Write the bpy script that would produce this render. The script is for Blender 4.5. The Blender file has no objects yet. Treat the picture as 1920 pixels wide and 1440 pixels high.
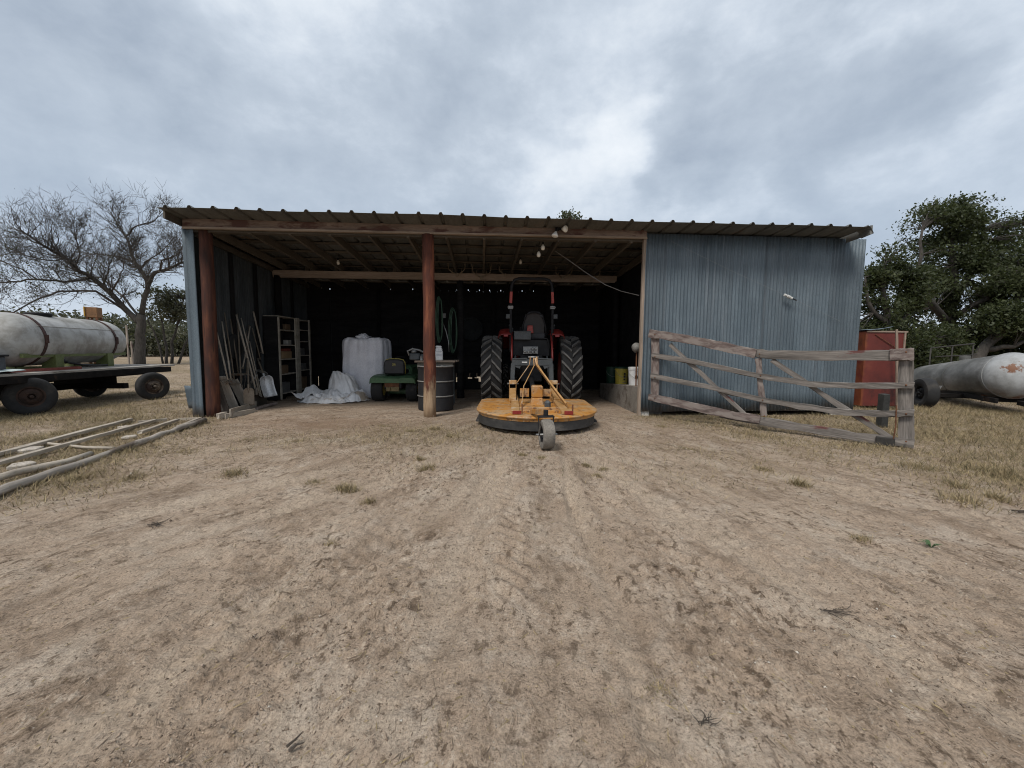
import bpy, bmesh, math, random
import numpy as np
from mathutils import Vector, Matrix, Euler, noise
R=math.radians; PI=math.pi
V=Vector
random.seed(7); rnd=random.random
def ru(a,b): return a+(b-a)*random.random()
scene=bpy.context.scene
COL=scene.collection
# ---------------------------------------------------------------- camera
F=780.; CX=960.; CY=720.; H=1.3; PITCH=R(5.0); ROLL=R(0.4)
fw=V((0,math.cos(PITCH),-math.sin(PITCH))); up0=V((0,math.sin(PITCH),math.cos(PITCH))); rt0=V((1,0,0))
rt=rt0*math.cos(ROLL)+up0*math.sin(ROLL); up=-rt0*math.sin(ROLL)+up0*math.cos(ROLL)
CAM=V((0,0,H))
def ray(px,py): return rt*((px-CX)/F)+fw-up*((py-CY)/F)
def P(px,py,d):
    r=ray(px,py); return CAM+r*(d/r.y)
def G(px,py,z=0.):
    r=ray(px,py); return CAM+r*((z-H)/r.z)
cd=bpy.data.cameras.new('camera'); cam=bpy.data.objects.new('camera',cd); COL.objects.link(cam)
cam.matrix_world=Matrix(((rt.x,up.x,-fw.x,0),(rt.y,up.y,-fw.y,0),(rt.z,up.z,-fw.z,H),(0,0,0,1)))
cd.sensor_width=36; cd.lens=36*F/1920; cd.clip_end=5000; cd.clip_start=.05
scene.camera=cam
# shed frame: origin front left corner, x along the front, y into the shed
YAW=R(4.0); O=G(366,783)
SH=Matrix.Translation(O)@Matrix.Rotation(YAW,4,'Z')
SHI=SH.inverted()
def S(x,y,z=0.): return SH@V((x,y,z))
def SF(px,py,y=0.):
    c=SHI@CAM; r=SHI.to_3x3()@ray(px,py); return c+r*((y-c.y)/r.y)
def SX(px,py,x=0.):
    c=SHI@CAM; r=SHI.to_3x3()@ray(px,py); return c+r*((x-c.x)/r.x)
def SG(px,py,z=0.): return SHI@G(px,py,z)
# ---------------------------------------------------------------- materials
def lin(c): return tuple(((x/255)/12.92 if x/255<=.04045 else ((x/255+.055)/1.055)**2.4) for x in c)
class NT:
    def __init__(s,nt): s.nt=nt; s.n=nt.nodes; s.l=nt.links
    def new(s,t,**kw):
        n=s.n.new(t)
        for k,v in kw.items():
            if k.startswith('i_'): n.inputs[k[2:].replace('_',' ')].default_value=v
            else: setattr(n,k,v)
        return n
    def link(s,a,b): s.l.new(a,b)
    def noise(s,vec,scale,detail=5,rough=.55,dist=0.):
        n=s.new('ShaderNodeTexNoise'); n.inputs['Scale'].default_value=scale; n.inputs['Detail'].default_value=detail
        n.inputs['Roughness'].default_value=rough; n.inputs['Distortion'].default_value=dist
        if vec is not None: s.link(vec,n.inputs['Vector'])
        return n.outputs['Fac']
    def ramp(s,fac,stops):
        n=s.new('ShaderNodeValToRGB'); e=n.color_ramp.elements
        while len(e)<len(stops): e.new(.5)
        for i,(p,c) in enumerate(stops):
            e[i].position=p; e[i].color=(c[0],c[1],c[2],1) if not isinstance(c,(int,float)) else (c,c,c,1)
        s.link(fac,n.inputs['Fac']); return n.outputs['Color']
    def mix(s,fac,a,b,mode='MIX'):
        n=s.new('ShaderNodeMix'); n.data_type='RGBA'; n.blend_type=mode
        for k,x in ((0,fac),(6,a),(7,b)):
            if isinstance(x,(int,float)): n.inputs[k].default_value=x if k==0 else (x,x,x,1)
            elif isinstance(x,tuple): n.inputs[k].default_value=(x[0],x[1],x[2],1)
            else: s.link(x,n.inputs[k])
        return n.outputs[2]
    def math(s,op,a,b=None,clamp=False):
        n=s.new('ShaderNodeMath'); n.operation=op; n.use_clamp=clamp
        for k,x in ((0,a),(1,b)):
            if x is None: continue
            if isinstance(x,(int,float)): n.inputs[k].default_value=x
            else: s.link(x,n.inputs[k])
        return n.outputs[0]
    def coord(s,scale=(1,1,1),kind='Object'):
        t=s.new('ShaderNodeTexCoord'); m=s.new('ShaderNodeMapping'); m.inputs['Scale'].default_value=scale
        s.link(t.outputs[kind],m.inputs['Vector']); return m.outputs['Vector']
    def bump(s,h,strength=.3,dist=.01):
        n=s.new('ShaderNodeBump'); n.inputs['Strength'].default_value=strength; n.inputs['Distance'].default_value=dist
        s.link(h,n.inputs['Height']); return n.outputs['Normal']
def newmat(name):
    m=bpy.data.materials.new(name); m.use_nodes=True; t=NT(m.node_tree)
    return m,t,m.node_tree.nodes['Principled BSDF']
def mat(name,c1,c2,scale=6,stretch=(1,1,1),rough=.8,metal=0.,bump=.3,bd=.004,spot=None,spot_scale=3.,spot_lo=.55,spot_hi=.62,fine=.25,rand=.0,spec=.5):
    """two noise mixed colours, fine speckle, an optional third colour in patches"""
    m,t,b=newmat(name)
    v=t.coord(stretch)
    n=t.noise(v,scale,7,.6)
    col=t.ramp(n,[(.32,c1),(.68,c2)])
    f=t.noise(v,scale*9,3,.6)
    col=t.mix(1.,col,t.ramp(f,[(.3,1-fine),(.7,1+fine*.6)]),'MULTIPLY')
    if spot is not None:
        sp=t.noise(t.coord(tuple(.25+.75*x for x in stretch)),spot_scale,6,.65,.3)
        col=t.mix(t.ramp(sp,[(spot_lo,0.),(spot_hi,1.)]),col,spot)
    if rand:
        oi=t.new('ShaderNodeObjectInfo')
        col=t.mix(1.,col,t.ramp(oi.outputs['Random'],[(0,1-rand),(1,1+rand)]),'MULTIPLY')
    t.link(col,b.inputs['Base Color'])
    b.inputs['Roughness'].default_value=rough; b.inputs['Metallic'].default_value=metal
    b.inputs['Specular IOR Level'].default_value=spec
    if bump:
        hh=t.math('ADD',n,t.math('MULTIPLY',f,.5)); t.link(t.bump(hh,bump,bd),b.inputs['Normal'])
    return m
# ---------------------------------------------------------------- mesh builder
FR={}; MW={}
class MB:
    def __init__(s): s.v=[]; s.f=[]; s.m=[]
    def add(s,vs,fs,mi=0):
        o=len(s.v); s.v+= [tuple(x) for x in vs]; s.f+=[tuple(i+o for i in f) for f in fs]; s.m+=[mi]*len(fs); return s
    def box(s,c,size,M=None,mi=0,top=1.):
        x,y,z=[k/2 for k in size]; c=V(c)
        vs=[V((sx*x*(top if sz>0 else 1),sy*y*(top if sz>0 else 1),sz*z)) for sz in(-1,1) for sy in(-1,1) for sx in(-1,1)]
        if M is not None: vs=[M@q for q in vs]
        return s.add([q+c for q in vs],[(0,2,3,1),(4,5,7,6),(0,1,5,4),(2,6,7,3),(0,4,6,2),(1,3,7,5)],mi)
    def bar(s,p0,p1,w,t,upv=(0,0,1),mi=0,seg=1,jit=0.,w1=None):
        """board from p0 to p1: w along upv, t across"""
        p0=V(p0);p1=V(p1);d=(p1-p0).normalized();u=V(upv); u=(u-d*u.dot(d))
        if u.length<1e-4: u=d.orthogonal()
        u.normalize(); q=d.cross(u); vs=[];w1=w if w1 is None else w1
        for i in range(seg+1):
            k=i/seg; c=p0.lerp(p1,k); ww=w+(w1-w)*k
            for a,b in((-1,-1),(1,-1),(1,1),(-1,1)):
                vs.append(c+u*(a*ww/2+ru(-jit,jit))+q*(b*t/2+ru(-jit,jit)*.5)+(d*ru(-jit,jit)*3 if i in(0,seg) else V()))
        fs=[(0,3,2,1),tuple(4*seg+i for i in range(4))]
        for i in range(seg):
            for k in range(4):
                a=4*i+k;b=4*i+(k+1)%4; fs.append((a,b,b+4,a+4))
        return s.add(vs,fs,mi)
    def tube(s,pts,rad,n=8,mi=0,caps=True,jit=0.):
        pts=[V(p) for p in pts]; k=len(pts)
        if isinstance(rad,(int,float)): rad=[rad]*k
        vs=[];prev=None
        for i,p in enumerate(pts):
            d=(pts[min(i+1,k-1)]-pts[max(i-1,0)])
            if d.length<1e-9: d=V((0,0,1))
            d.normalize()
            if prev is None: u=d.orthogonal().normalized()
            else:
                u=prev-d*prev.dot(d)
                u=u.normalized() if u.length>1e-5 else d.orthogonal().normalized()
            prev=u; w=d.cross(u)
            for j in range(n):
                a=2*PI*j/n; r=rad[i]*(1+ru(-jit,jit)); vs.append(p+u*(math.cos(a)*r)+w*(math.sin(a)*r))
        fs=[]
        for i in range(k-1):
            for j in range(n):
                a=i*n+j;b=i*n+(j+1)%n; fs.append((a,b,b+n,a+n))
        if caps: fs+= [tuple(range(n-1,-1,-1)),tuple((k-1)*n+j for j in range(n))]
        return s.add(vs,fs,mi)
    def lathe(s,prof,n=24,M=None,mi=0,close=True):
        M=M or Matrix(); vs=[];fs=[];k=len(prof)
        for r,z in prof:
            for j in range(n):
                a=2*PI*j/n; vs.append(M@V((r*math.cos(a),r*math.sin(a),z)))
        for i in range(k-1):
            for j in range(n):
                a=i*n+j;b=i*n+(j+1)%n; fs.append((a,b,b+n,a+n))
        if close:
            if prof[0][0]>1e-4: fs.append(tuple(range(n-1,-1,-1)))
            if prof[-1][0]>1e-4: fs.append(tuple((k-1)*n+j for j in range(n)))
        return s.add(vs,fs,mi)
    def prism(s,poly,z0,z1,M=None,mi=0):
        M=M or Matrix(); n=len(poly)
        vs=[M@V((x,y,z0)) for x,y in poly]+[M@V((x,y,z1)) for x,y in poly]
        fs=[tuple(range(n-1,-1,-1)),tuple(range(n,2*n))]+[(i,(i+1)%n,(i+1)%n+n,i+n) for i in range(n)]
        return s.add(vs,fs,mi)
    def grid(s,fn,nu,nv,mi=0,closeu=False):
        vs=[fn(i/(nu if closeu else nu-1),j/(nv-1)) for j in range(nv) for i in range(nu)]
        fs=[]
        for j in range(nv-1):
            for i in range(nu if closeu else nu-1):
                a=j*nu+i;b=j*nu+(i+1)%nu; fs.append((a,b,b+nu,a+nu))
        return s.add(vs,fs,mi)
    def build(s,name,mats,parent=None,frame=None,smooth=False,bevel=0.,solid=0.,auto=None):
        me=bpy.data.meshes.new(name); me.from_pydata(s.v,[],s.f); 
        for m in (mats if isinstance(mats,(list,tuple)) else [mats]): me.materials.append(m)
        me.polygons.foreach_set('material_index',s.m)
        o=bpy.data.objects.new(name,me); COL.objects.link(o)
        bm=bmesh.new(); bm.from_mesh(me); bmesh.ops.recalc_face_normals(bm,faces=bm.faces)
        if auto is not None:
            for e in bm.edges:
                if len(e.link_faces)==2 and e.calc_face_angle(0)>R(auto): e.smooth=False
            smooth=True
        bm.to_mesh(me); bm.free()
        if smooth: me.polygons.foreach_set('use_smooth',[True]*len(me.polygons))
        put(o,parent,frame)
        if bevel:
            m=o.modifiers.new('bevel','BEVEL'); m.width=bevel; m.segments=1; m.limit_method='ANGLE'; m.angle_limit=R(50)
        if solid:
            m=o.modifiers.new('solid','SOLIDIFY'); m.thickness=solid; m.offset=0
        return o
def put(o,parent,frame=None):
    """frame: world matrix of the mesh coordinates; default the frame of the thing"""
    if parent is not None:
        FR[o]=FR[parent]; M=frame if frame is not None else FR[parent]
        o.parent=parent; o.matrix_parent_inverse=MW[parent].inverted(); o.matrix_basis=M
    else:
        M=frame if frame is not None else Matrix(); o.matrix_basis=M; FR[o]=M
    MW[o]=M.copy()
def thing(name,label,cat,loc=(0,0,0),rz=0.,group=None,M=None):
    o=bpy.data.objects.new(name,None); COL.objects.link(o); o.empty_display_size=.2
    M=M if M is not None else Matrix.Translation(V(loc))@Matrix.Rotation(rz,4,'Z')
    put(o,None,M); o['label']=label; o['category']=cat
    if group: o['group']=group
    return o
def tag(o,label=None,cat=None,group=None,kind=None):
    if label: o['label']=label
    if cat: o['category']=cat
    if group: o['group']=group
    if kind: o['kind']=kind
    return o
def TR(x=0,y=0,z=0): return Matrix.Translation((x,y,z))
def RX(a): return Matrix.Rotation(R(a),4,'X')
def RY(a): return Matrix.Rotation(R(a),4,'Y')
def RZ(a): return Matrix.Rotation(R(a),4,'Z')
def along(p0,p1,upv=(0,0,1)):
    """matrix with X from p0 to p1 and Z near upv"""
    p0=V(p0);p1=V(p1);x=(p1-p0).normalized();z=V(upv);z=z-x*z.dot(x)
    if z.length<1e-4: z=x.orthogonal()
    z.normalize();y=z.cross(x)
    return Matrix(((x.x,y.x,z.x,p0.x),(x.y,y.y,z.y,p0.y),(x.z,y.z,z.z,p0.z),(0,0,0,1)))
def plank(name,p0,p1,w,t,m,parent=None,upv=(0,0,1),jit=.003,seg=None,frame=None,bevel=.002,round_=False,pts=None,label=None):
    """weathered board in its own frame, grain along X. p0,p1 in the thing's frame (world if no parent); pts: bend line in the thing's frame"""
    base=frame if frame is not None else (FR[parent] if parent is not None else Matrix())
    A=along(p0,p1,upv); L=(V(p1)-V(p0)).length; b=MB(); seg=seg or max(2,int(L/.25))
    if round_:
        q=[V((L*i/seg,ru(-jit,jit)*2,ru(-jit,jit)*2)) for i in range(seg+1)] if pts is None else [A.inverted()@V(p) for p in pts]
        b.tube(q,[w/2*(1+ru(-.05,.05)) for _ in q],10)
    elif pts is None: b.bar((0,0,0),(L,0,0),w,t,(0,0,1),0,seg,jit)
    else:
        q=[A.inverted()@V(p) for p in pts]; vs=[];fs=[]
        dense=[]
        for i in range(len(q)-1):
            for k in range(4): dense.append(q[i].lerp(q[i+1],k/4))
        dense.append(q[-1])
        for c in dense:
            for a,e in((-1,-1),(1,-1),(1,1),(-1,1)): vs.append(c+V((0,e*t/2+ru(-jit,jit)*.4,a*w/2+ru(-jit,jit))))
        n=len(dense)-1; fs=[(0,3,2,1),tuple(4*n+i for i in range(4))]
        for i in range(n):
            for k in range(4):
                a=4*i+k;c=4*i+(k+1)%4; fs.append((a,c,c+4,a+4))
        b.add(vs,fs)
    o=b.build(name,m,parent,base@A,smooth=round_,bevel=0 if round_ else bevel)
    if label: o['label']=label
    return o
# ---------------------------------------------------------------- numpy noise
_rng=np.random.default_rng(3)
_perm=_rng.random((512,512))
def vnoise(x,y):
    xi=np.floor(x).astype(int);yi=np.floor(y).astype(int);xf=x-xi;yf=y-yi
    u=xf*xf*(3-2*xf);v=yf*yf*(3-2*yf)
    g=lambda a,b:_perm[a%512,b%512]
    return (g(xi,yi)*(1-u)+g(xi+1,yi)*u)*(1-v)+(g(xi,yi+1)*(1-u)+g(xi+1,yi+1)*u)*v
def fbm(x,y,o=4,gain=.5):
    t=0;a=1;n=0
    for i in range(o):
        t=t+a*vnoise(x*2**i+17.3*i,y*2**i+9.1*i);n+=a;a*=gain
    return t/n
# ================================================================ light and sky
SUN_EL=R(54); SUN_AZ=R(-150)   # azimuth from +Y towards +X
scene.view_settings.view_transform='Standard'; scene.view_settings.look='None'
scene.view_settings.exposure=.85; scene.view_settings.gamma=1.
scene.cycles.filter_width=1.05
w=bpy.data.worlds.new('World'); scene.world=w; w.use_nodes=True
t=NT(w.node_tree); bg=w.node_tree.nodes['Background']; bg.inputs['Strength'].default_value=.1
sky=t.new('ShaderNodeTexSky'); sky.sky_type='NISHITA'; sky.sun_disc=False; sky.sun_elevation=SUN_EL; sky.sun_rotation=SUN_AZ
sky.air_density=1.2; sky.dust_density=2.
tc=t.new('ShaderNodeTexCoord'); sep=t.new('ShaderNodeSeparateXYZ'); t.link(tc.outputs['Generated'],sep.inputs[0])
zc=t.math('MAXIMUM',sep.outputs[2],0.0); zz=t.math('ADD',zc,.42)
cmb=t.new('ShaderNodeCombineXYZ'); t.link(t.math('DIVIDE',sep.outputs[0],zz),cmb.inputs[0]); t.link(t.math('DIVIDE',sep.outputs[1],zz),cmb.inputs[1])
mp_=t.new('ShaderNodeMapping'); mp_.inputs['Scale'].default_value=(1.5,1.5,2.3); mp_.inputs['Location'].default_value=(5.3,2.9,1.4); t.link(tc.outputs['Generated'],mp_.inputs['Vector'])
n1=t.noise(mp_.outputs[0],1.9,10,.60,.15)
n2=t.noise(mp_.outputs[0],6.5,9,.62,.2)
dens=t.math('ADD',t.math('MULTIPLY',n1,.7),t.math('MULTIPLY',n2,.3))
# large cloud masses: (direction through pixel, cosine radius, weight)
wv=t.new('ShaderNodeTexNoise'); wv.inputs['Scale'].default_value=3.2; wv.inputs['Detail'].default_value=6; t.link(mp_.outputs[0],wv.inputs['Vector'])
vs_=t.new('ShaderNodeVectorMath',operation='SUBTRACT'); t.link(wv.outputs['Color'],vs_.inputs[0]); vs_.inputs[1].default_value=(.5,.5,.5)
vm_=t.new('ShaderNodeVectorMath',operation='SCALE'); t.link(vs_.outputs[0],vm_.inputs[0]); vm_.inputs['Scale'].default_value=.42
va_=t.new('ShaderNodeVectorMath',operation='ADD'); t.link(vm_.outputs[0],va_.inputs[0]); t.link(tc.outputs['Generated'],va_.inputs[1])
vn_=t.new('ShaderNodeVectorMath',operation='NORMALIZE'); t.link(va_.outputs[0],vn_.inputs[0])
for px,py,rad,wt in [(640,185,11,.13),(880,270,11,.15),(760,300,13,.06),(1420,200,12,.15),(1560,235,9,.12),(1300,225,7,.1),(90,190,12,.17),(250,45,10,.09),(870,70,11,.09),(1640,50,10,.09),
                     (1130,225,6,-.08),(1200,90,9,-.02),(1500,110,8,-.10),(1760,110,12,-.10),(420,120,11,-.06),(1060,300,9,-.08),(150,285,8,-.05),(500,30,12,-.05),(950,170,6,-.05),
                     (1450,345,13,.10),(1750,330,14,.10),(400,190,8,.07),(300,330,14,.08),(560,340,13,.06)]:
    d=ray(px,py).normalized()
    dp=t.new('ShaderNodeVectorMath',operation='DOT_PRODUCT'); t.link(vn_.outputs[0],dp.inputs[0]); dp.inputs[1].default_value=d
    mr=t.new('ShaderNodeMapRange'); mr.interpolation_type='SMOOTHSTEP'; mr.inputs[1].default_value=math.cos(R(rad*1.15)); mr.inputs[2].default_value=math.cos(R(rad*.25)); mr.inputs[3].default_value=0; mr.inputs[4].default_value=wt*.85
    t.link(dp.outputs['Value'],mr.inputs[0]); dens=t.math('ADD',dens,mr.outputs[0])
cl=t.ramp(dens,[(.30,(5.1,5.35,5.6)),(.43,(4.3,4.65,5.05)),(.53,(3.55,3.95,4.45)),(.63,(2.95,3.35,3.86)),(.90,(2.05,2.42,2.95))])
# thicker blue grey air low over the horizon
hz=t.new('ShaderNodeMapRange'); hz.interpolation_type='SMOOTHSTEP'; t.link(sep.outputs[2],hz.inputs[0]); hz.inputs[1].default_value=.46; hz.inputs[2].default_value=.10; hz.inputs[3].default_value=0; hz.inputs[4].default_value=.80
cl=t.mix(hz.outputs[0],cl,t.mix(.35,cl,(1.7,2.3,3.2)))
lowc=t.new('ShaderNodeMapRange'); t.link(sep.outputs[2],lowc.inputs[0]); lowc.inputs[1].default_value=.10; lowc.inputs[2].default_value=.0; lowc.inputs[3].default_value=0; lowc.inputs[4].default_value=.55
cl=t.mix(lowc.outputs[0],cl,(4.4,4.9,5.6))
t.link(t.mix(.94,sky.outputs[0],cl),bg.inputs['Color'])
ld=bpy.data.lights.new('sun','SUN'); ld.energy=1.5; ld.angle=R(16); ld.color=(1,.95,.88)
lo=bpy.data.objects.new('sun',ld); COL.objects.link(lo); lo.location=(-5,5,30)
sd=V((math.sin(SUN_AZ)*math.cos(SUN_EL),math.cos(SUN_AZ)*math.cos(SUN_EL),math.sin(SUN_EL)))
lo.rotation_euler=(-sd).to_track_quat('-Z','Y').to_euler()
# ================================================================ ground
def axis(segs):
    out=[]
    for a,b,st in segs:
        n=max(1,int(round((b-a)/st))); out+= [a+(b-a)*i/n for i in range(n)]
    out.append(segs[-1][1]); return np.array(out)
ys=[]; y=.75
while y<9.: ys.append(y); y+=max(.011,.0062*y)
ys=np.concatenate([axis([(-3000,-300,900),(-300,-40,65),(-40,-6,6),(-6,-.5,.8),(-.5,.75,.08)])[:-1],np.array(ys),axis([(9.,14,.12),(14,24,.5),(24,60,2),(60,300,30),(300,3000,900)])])
xs=axis([(-3000,-300,900),(-300,-60,40),(-60,-20,3),(-20,-12,.4),(-12,-6,.08),(-6,-2.6,.034),(-2.6,2.6,.018),(2.6,6,.034),(6,12,.08),(12,20,.4),(20,60,3),(60,300,40),(300,3000,900)])
GX,GY=np.meshgrid(xs,ys)
TRACKS=[([(880,850),(700,905),(420,985),(150,1050),(-60,1100)],.11,.014),([(860,835),(640,880),(330,945),(0,1010)],.12,.012),([(960,860),(820,960),(560,1120),(250,1300),(100,1400)],.10,.014),
 ([(1060,860),(1075,930),(1110,1040),(1180,1230),(1230,1380)],.06,.024),([(1130,850),(1300,905),(1560,1000),(1800,1090),(1960,1150)],.11,.014),([(1100,860),(1250,960),(1500,1120),(1750,1270),(1960,1390)],.10,.014),([(1180,840),(1450,890),(1750,950),(1960,990)],.12,.010),([(930,860),(900,960),(840,1120),(760,1350)],.11,.012)]
TRP=[[G(*q) for q in tr_[0]] for tr_ in TRACKS]
def track_d(k,X,Y):
    wob=.05*(fbm(X*1.3+k*3,Y*1.3,2)-.5)*2; best=np.full(np.shape(X),9.)
    for a,c in zip(TRP[k][:-1],TRP[k][1:]):
        dx,dy=c.x-a.x,c.y-a.y; L2=dx*dx+dy*dy; u=np.clip(((X-a.x)*dx+(Y-a.y)*dy)/L2,0,1); best=np.minimum(best,np.hypot(X-a.x-u*dx,Y-a.y-u*dy))
    return np.abs(best+wob)
def ground_z(X,Y,fine=True):
    r=np.hypot(X,Y-4); near=np.clip((16-r)/6,0,1)
    z=(fbm(X*.35+40,Y*.35+11,3)-.5)*.05
    ang=np.arctan2(X-.35,10.0-Y); rr=np.hypot(X-.35,10.0-Y)
    if fine:
        zf=(fbm(X*2.2+5,Y*2.2+3,4)-.5)*.045
        zf=zf+(fbm(ang*34+80,rr*1.1+7,4)-.5)*.040*np.clip(rr/5,0,1)     # wheel marks fanning out from the shed
        zf=zf+(fbm(ang*12+33,rr*.5+2,2)-.5)*.045*np.clip(rr/5,0,1)
        dis=np.clip(fbm(X*.9+9,Y*.9+4,3)*3.2-1.1,0,1); zf=zf+(fbm(X*11,Y*11,3)-.5)*.019; zf=zf+(fbm(ang*95+11,rr*5+3,3)-.5)*.034*(.35+.65*dis)*np.clip(rr/5,0,1)
        cl=np.clip(fbm(X*30+60,Y*30+20,2)-.52,0,1)*.085*dis; zf=zf+cl
        m=np.exp(-((X-.53-.05*np.sin(Y*1.1))/.045)**2)*np.clip((Y-1.5)/.4,0,1)*np.clip((4.6-Y)/.8,0,1)
        zf=zf-m*.030
        m2=np.exp(-((X-.62-.05*np.sin(Y*1.1))/.05)**2)*np.clip((Y-1.5)/.4,0,1)*np.clip((4.6-Y)/.8,0,1); zf=zf+m2*.012
        for xc,wd,a in((-.12,.24,.014),(.95,.24,.007),(-1.15,.22,.008)):
            xx=X-xc-.04*np.sin(Y*.9)-(Y-3)*(.0 if xc<.5 else .07)
            env=np.clip((wd-np.abs(xx))/.06,0,1)*np.clip((5.8-Y)/.8,0,1)*np.clip((Y-1.3)/.6,0,1)*np.clip(fbm(X*1.2+3,Y*1.2+8,2)*3-.95,0,1)
            zf=zf+env*a*np.sin(2*PI*(Y+np.abs(xx)*.9)/.145)
        ins=np.clip((Y-7.2)/.8,0,1)*(np.abs(X-.3)<7); z=z+zf*near*(1-.55*ins)
    if fine:
        for k in range(len(TRACKS)):
            dd=track_d(k,X,Y); w_,dp=TRACKS[k][1:]; fade=np.clip(fbm(X*.8+k*7,Y*.8+3,2)*3-.8,0,1)
            z=z-dp*np.exp(-(dd/w_)**4)*fade*near+dp*.6*np.exp(-((dd-w_*1.35)/(w_*.35))**2)*fade*near
            z=z+dp*.55*np.exp(-(dd/w_)**4)*fade*near*np.sin((Y*1.4+X*.6+dd*1.2)*2*PI/.13)
    far=np.clip((r-30)/100,0,1); z=z+far*(fbm(X*.02+3,Y*.02+5,2)-.5)*1.2
    return z
Z=ground_z(GX,GY)
gm=bpy.data.meshes.new('ground'); ny,nx=GX.shape
gm.vertices.add(nx*ny); gm.vertices.foreach_set('co',np.stack([GX,GY,Z],-1).astype(np.float32).ravel())
ii=(np.arange(ny-1)[:,None]*nx+np.arange(nx-1)[None,:]).ravel()
fc=np.stack([ii,ii+1,ii+nx+1,ii+nx],-1).astype(np.int32)
gm.loops.add(fc.size); gm.loops.foreach_set('vertex_index',fc.ravel())
gm.polygons.add(len(fc)); gm.polygons.foreach_set('loop_start',np.arange(0,fc.size,4,dtype=np.int32)); gm.polygons.foreach_set('loop_total',np.full(len(fc),4,dtype=np.int32))
gm.polygons.foreach_set('use_smooth',np.ones(len(fc),bool)); gm.update()
def grass_cover(X,Y):
    """0..1 how much dry grass grows there"""
    left=np.clip((-4.6+(7.3-Y)*.42-X)/1.3,0,1)*np.clip((Y-3.0)/1.0,0,1)
    left=np.maximum(left,np.clip((-6.6-X)/1.2,0,1))
    right=np.clip((X-2.0-(7.6-Y)*.42)/1.5,0,1)*np.clip((Y-2.8)/1.6,0,1)
    mid=.42*np.exp(-((X+1.1)/1.5)**2-((Y-6.1)/1.1)**2)+.3*np.exp(-((X+2.9)/1.2)**2-((Y-5.3)/.7)**2)+.26*np.exp(-((X-2.2)/1.3)**2-((Y-4.8)/.9)**2)
    far=np.clip((Y-13)/4,0,1)
    n=fbm(X*.8+70,Y*.8+31,4)
    g=np.maximum(np.maximum(left,right),np.maximum(mid,far))
    sx=(X-O.x)*math.cos(YAW)+(Y-O.y)*math.sin(YAW); sy=-(X-O.x)*math.sin(YAW)+(Y-O.y)*math.cos(YAW)
    ins=(sx>-.05)&(sx<12.8)&(sy>.1)&(sy<5.1)
    g=g*np.clip(n*2.6-.55,.0,1.25)
    return np.where(ins,0,np.clip(g,0,1))
GCOV=grass_cover(GX,GY)
at=gm.attributes.new('grass','FLOAT','POINT'); at.data.foreach_set('value',GCOV.astype(np.float32).ravel())
RED=np.exp(-((GX+3.3)/1.5)**2-((GY-7.0)/.55)**2)*.8+np.exp(-((GX+3)/.9)**2-((GY-6.4)/.4)**2)*.3
at=gm.attributes.new('red','FLOAT','POINT'); at.data.foreach_set('value',RED.astype(np.float32).ravel())
PK=np.zeros_like(GX)
for k in range(len(TRACKS)): PK=np.maximum(PK,np.exp(-(track_d(k,GX,GY)/(TRACKS[k][1]*1.15))**4)*np.clip(fbm(GX*.8+k*7,GY*.8+3,2)*3-.7,0,1))
at=gm.attributes.new('packed','FLOAT','POINT'); at.data.foreach_set('value',(PK*np.clip((12-GY)/3,0,1)).astype(np.float32).ravel())
go=bpy.data.objects.new('ground',gm); COL.objects.link(go); put(go,None); tag(go,'bare tan dirt yard with faint wheel marks','ground',kind='structure')
m,t,b=newmat('dirt'); v=t.coord()
base=t.ramp(t.noise(v,.55,6,.6,.4),[(.3,(.56,.44,.343)),(.5,(.49,.38,.292)),(.72,(.40,.303,.228))])
base=t.mix(t.ramp(t.noise(v,2.3,8,.62,.6),[(.50,0.),(.64,.75)]),base,(.60,.505,.42))
# radial drag marks
tcx=t.new('ShaderNodeTexCoord'); sp=t.new('ShaderNodeSeparateXYZ'); t.link(tcx.outputs['Object'],sp.inputs[0])
ax=t.math('SUBTRACT',sp.outputs[0],.35); ay=t.math('SUBTRACT',10.,sp.outputs[1])
an=t.math('ARCTAN2',ax,ay); rr=t.math('SQRT',t.math('ADD',t.math('MULTIPLY',ax,ax),t.math('MULTIPLY',ay,ay)))
cb=t.new('ShaderNodeCombineXYZ'); t.link(t.math('MULTIPLY',an,26.),cb.inputs[0]); t.link(t.math('MULTIPLY',rr,1.3),cb.inputs[1])
drag=t.noise(cb.outputs[0],1.,8,.66,.2)
base=t.mix(t.ramp(drag,[(.38,.7),(.50,0.)]),base,(.30,.222,.163))
base=t.mix(t.ramp(drag,[(.54,0.),(.66,.7)]),base,(.60,.50,.405))
cb2=t.new('ShaderNodeCombineXYZ'); t.link(t.math('MULTIPLY',an,130.),cb2.inputs[0]); t.link(t.math('MULTIPLY',rr,9.),cb2.inputs[1])
cs=t.noise(cb2.outputs[0],1.,6,.72,.4); cn=t.noise(v,24.,6,.75,.3)
pa=t.new('ShaderNodeAttribute',attribute_name='packed'); pk=pa.outputs['Fac']
dmask=t.math('MULTIPLY',t.ramp(t.noise(v,1.5,6,.65,.5),[(.40,0.),(.58,1.)]),t.math('SUBTRACT',1.,t.math('MULTIPLY',pk,.9)))
base=t.mix(t.math('MULTIPLY',pk,.7),base,(.60,.49,.39))
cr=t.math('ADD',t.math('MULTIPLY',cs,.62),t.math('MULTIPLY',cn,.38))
base=t.mix(t.math("MULTIPLY",t.ramp(cr,[(.425,.95),(.475,0.)]),t.math("ADD",t.math("MULTIPLY",dmask,.72),.28)),base,(.165,.118,.084))  # shadows between the crumbs painted in as dark pits
base=t.mix(t.math('MULTIPLY',t.ramp(cr,[(.525,0.),(.58,.8)]),dmask),base,(.66,.55,.45))  # crumb highlights painted in as pale grains
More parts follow.
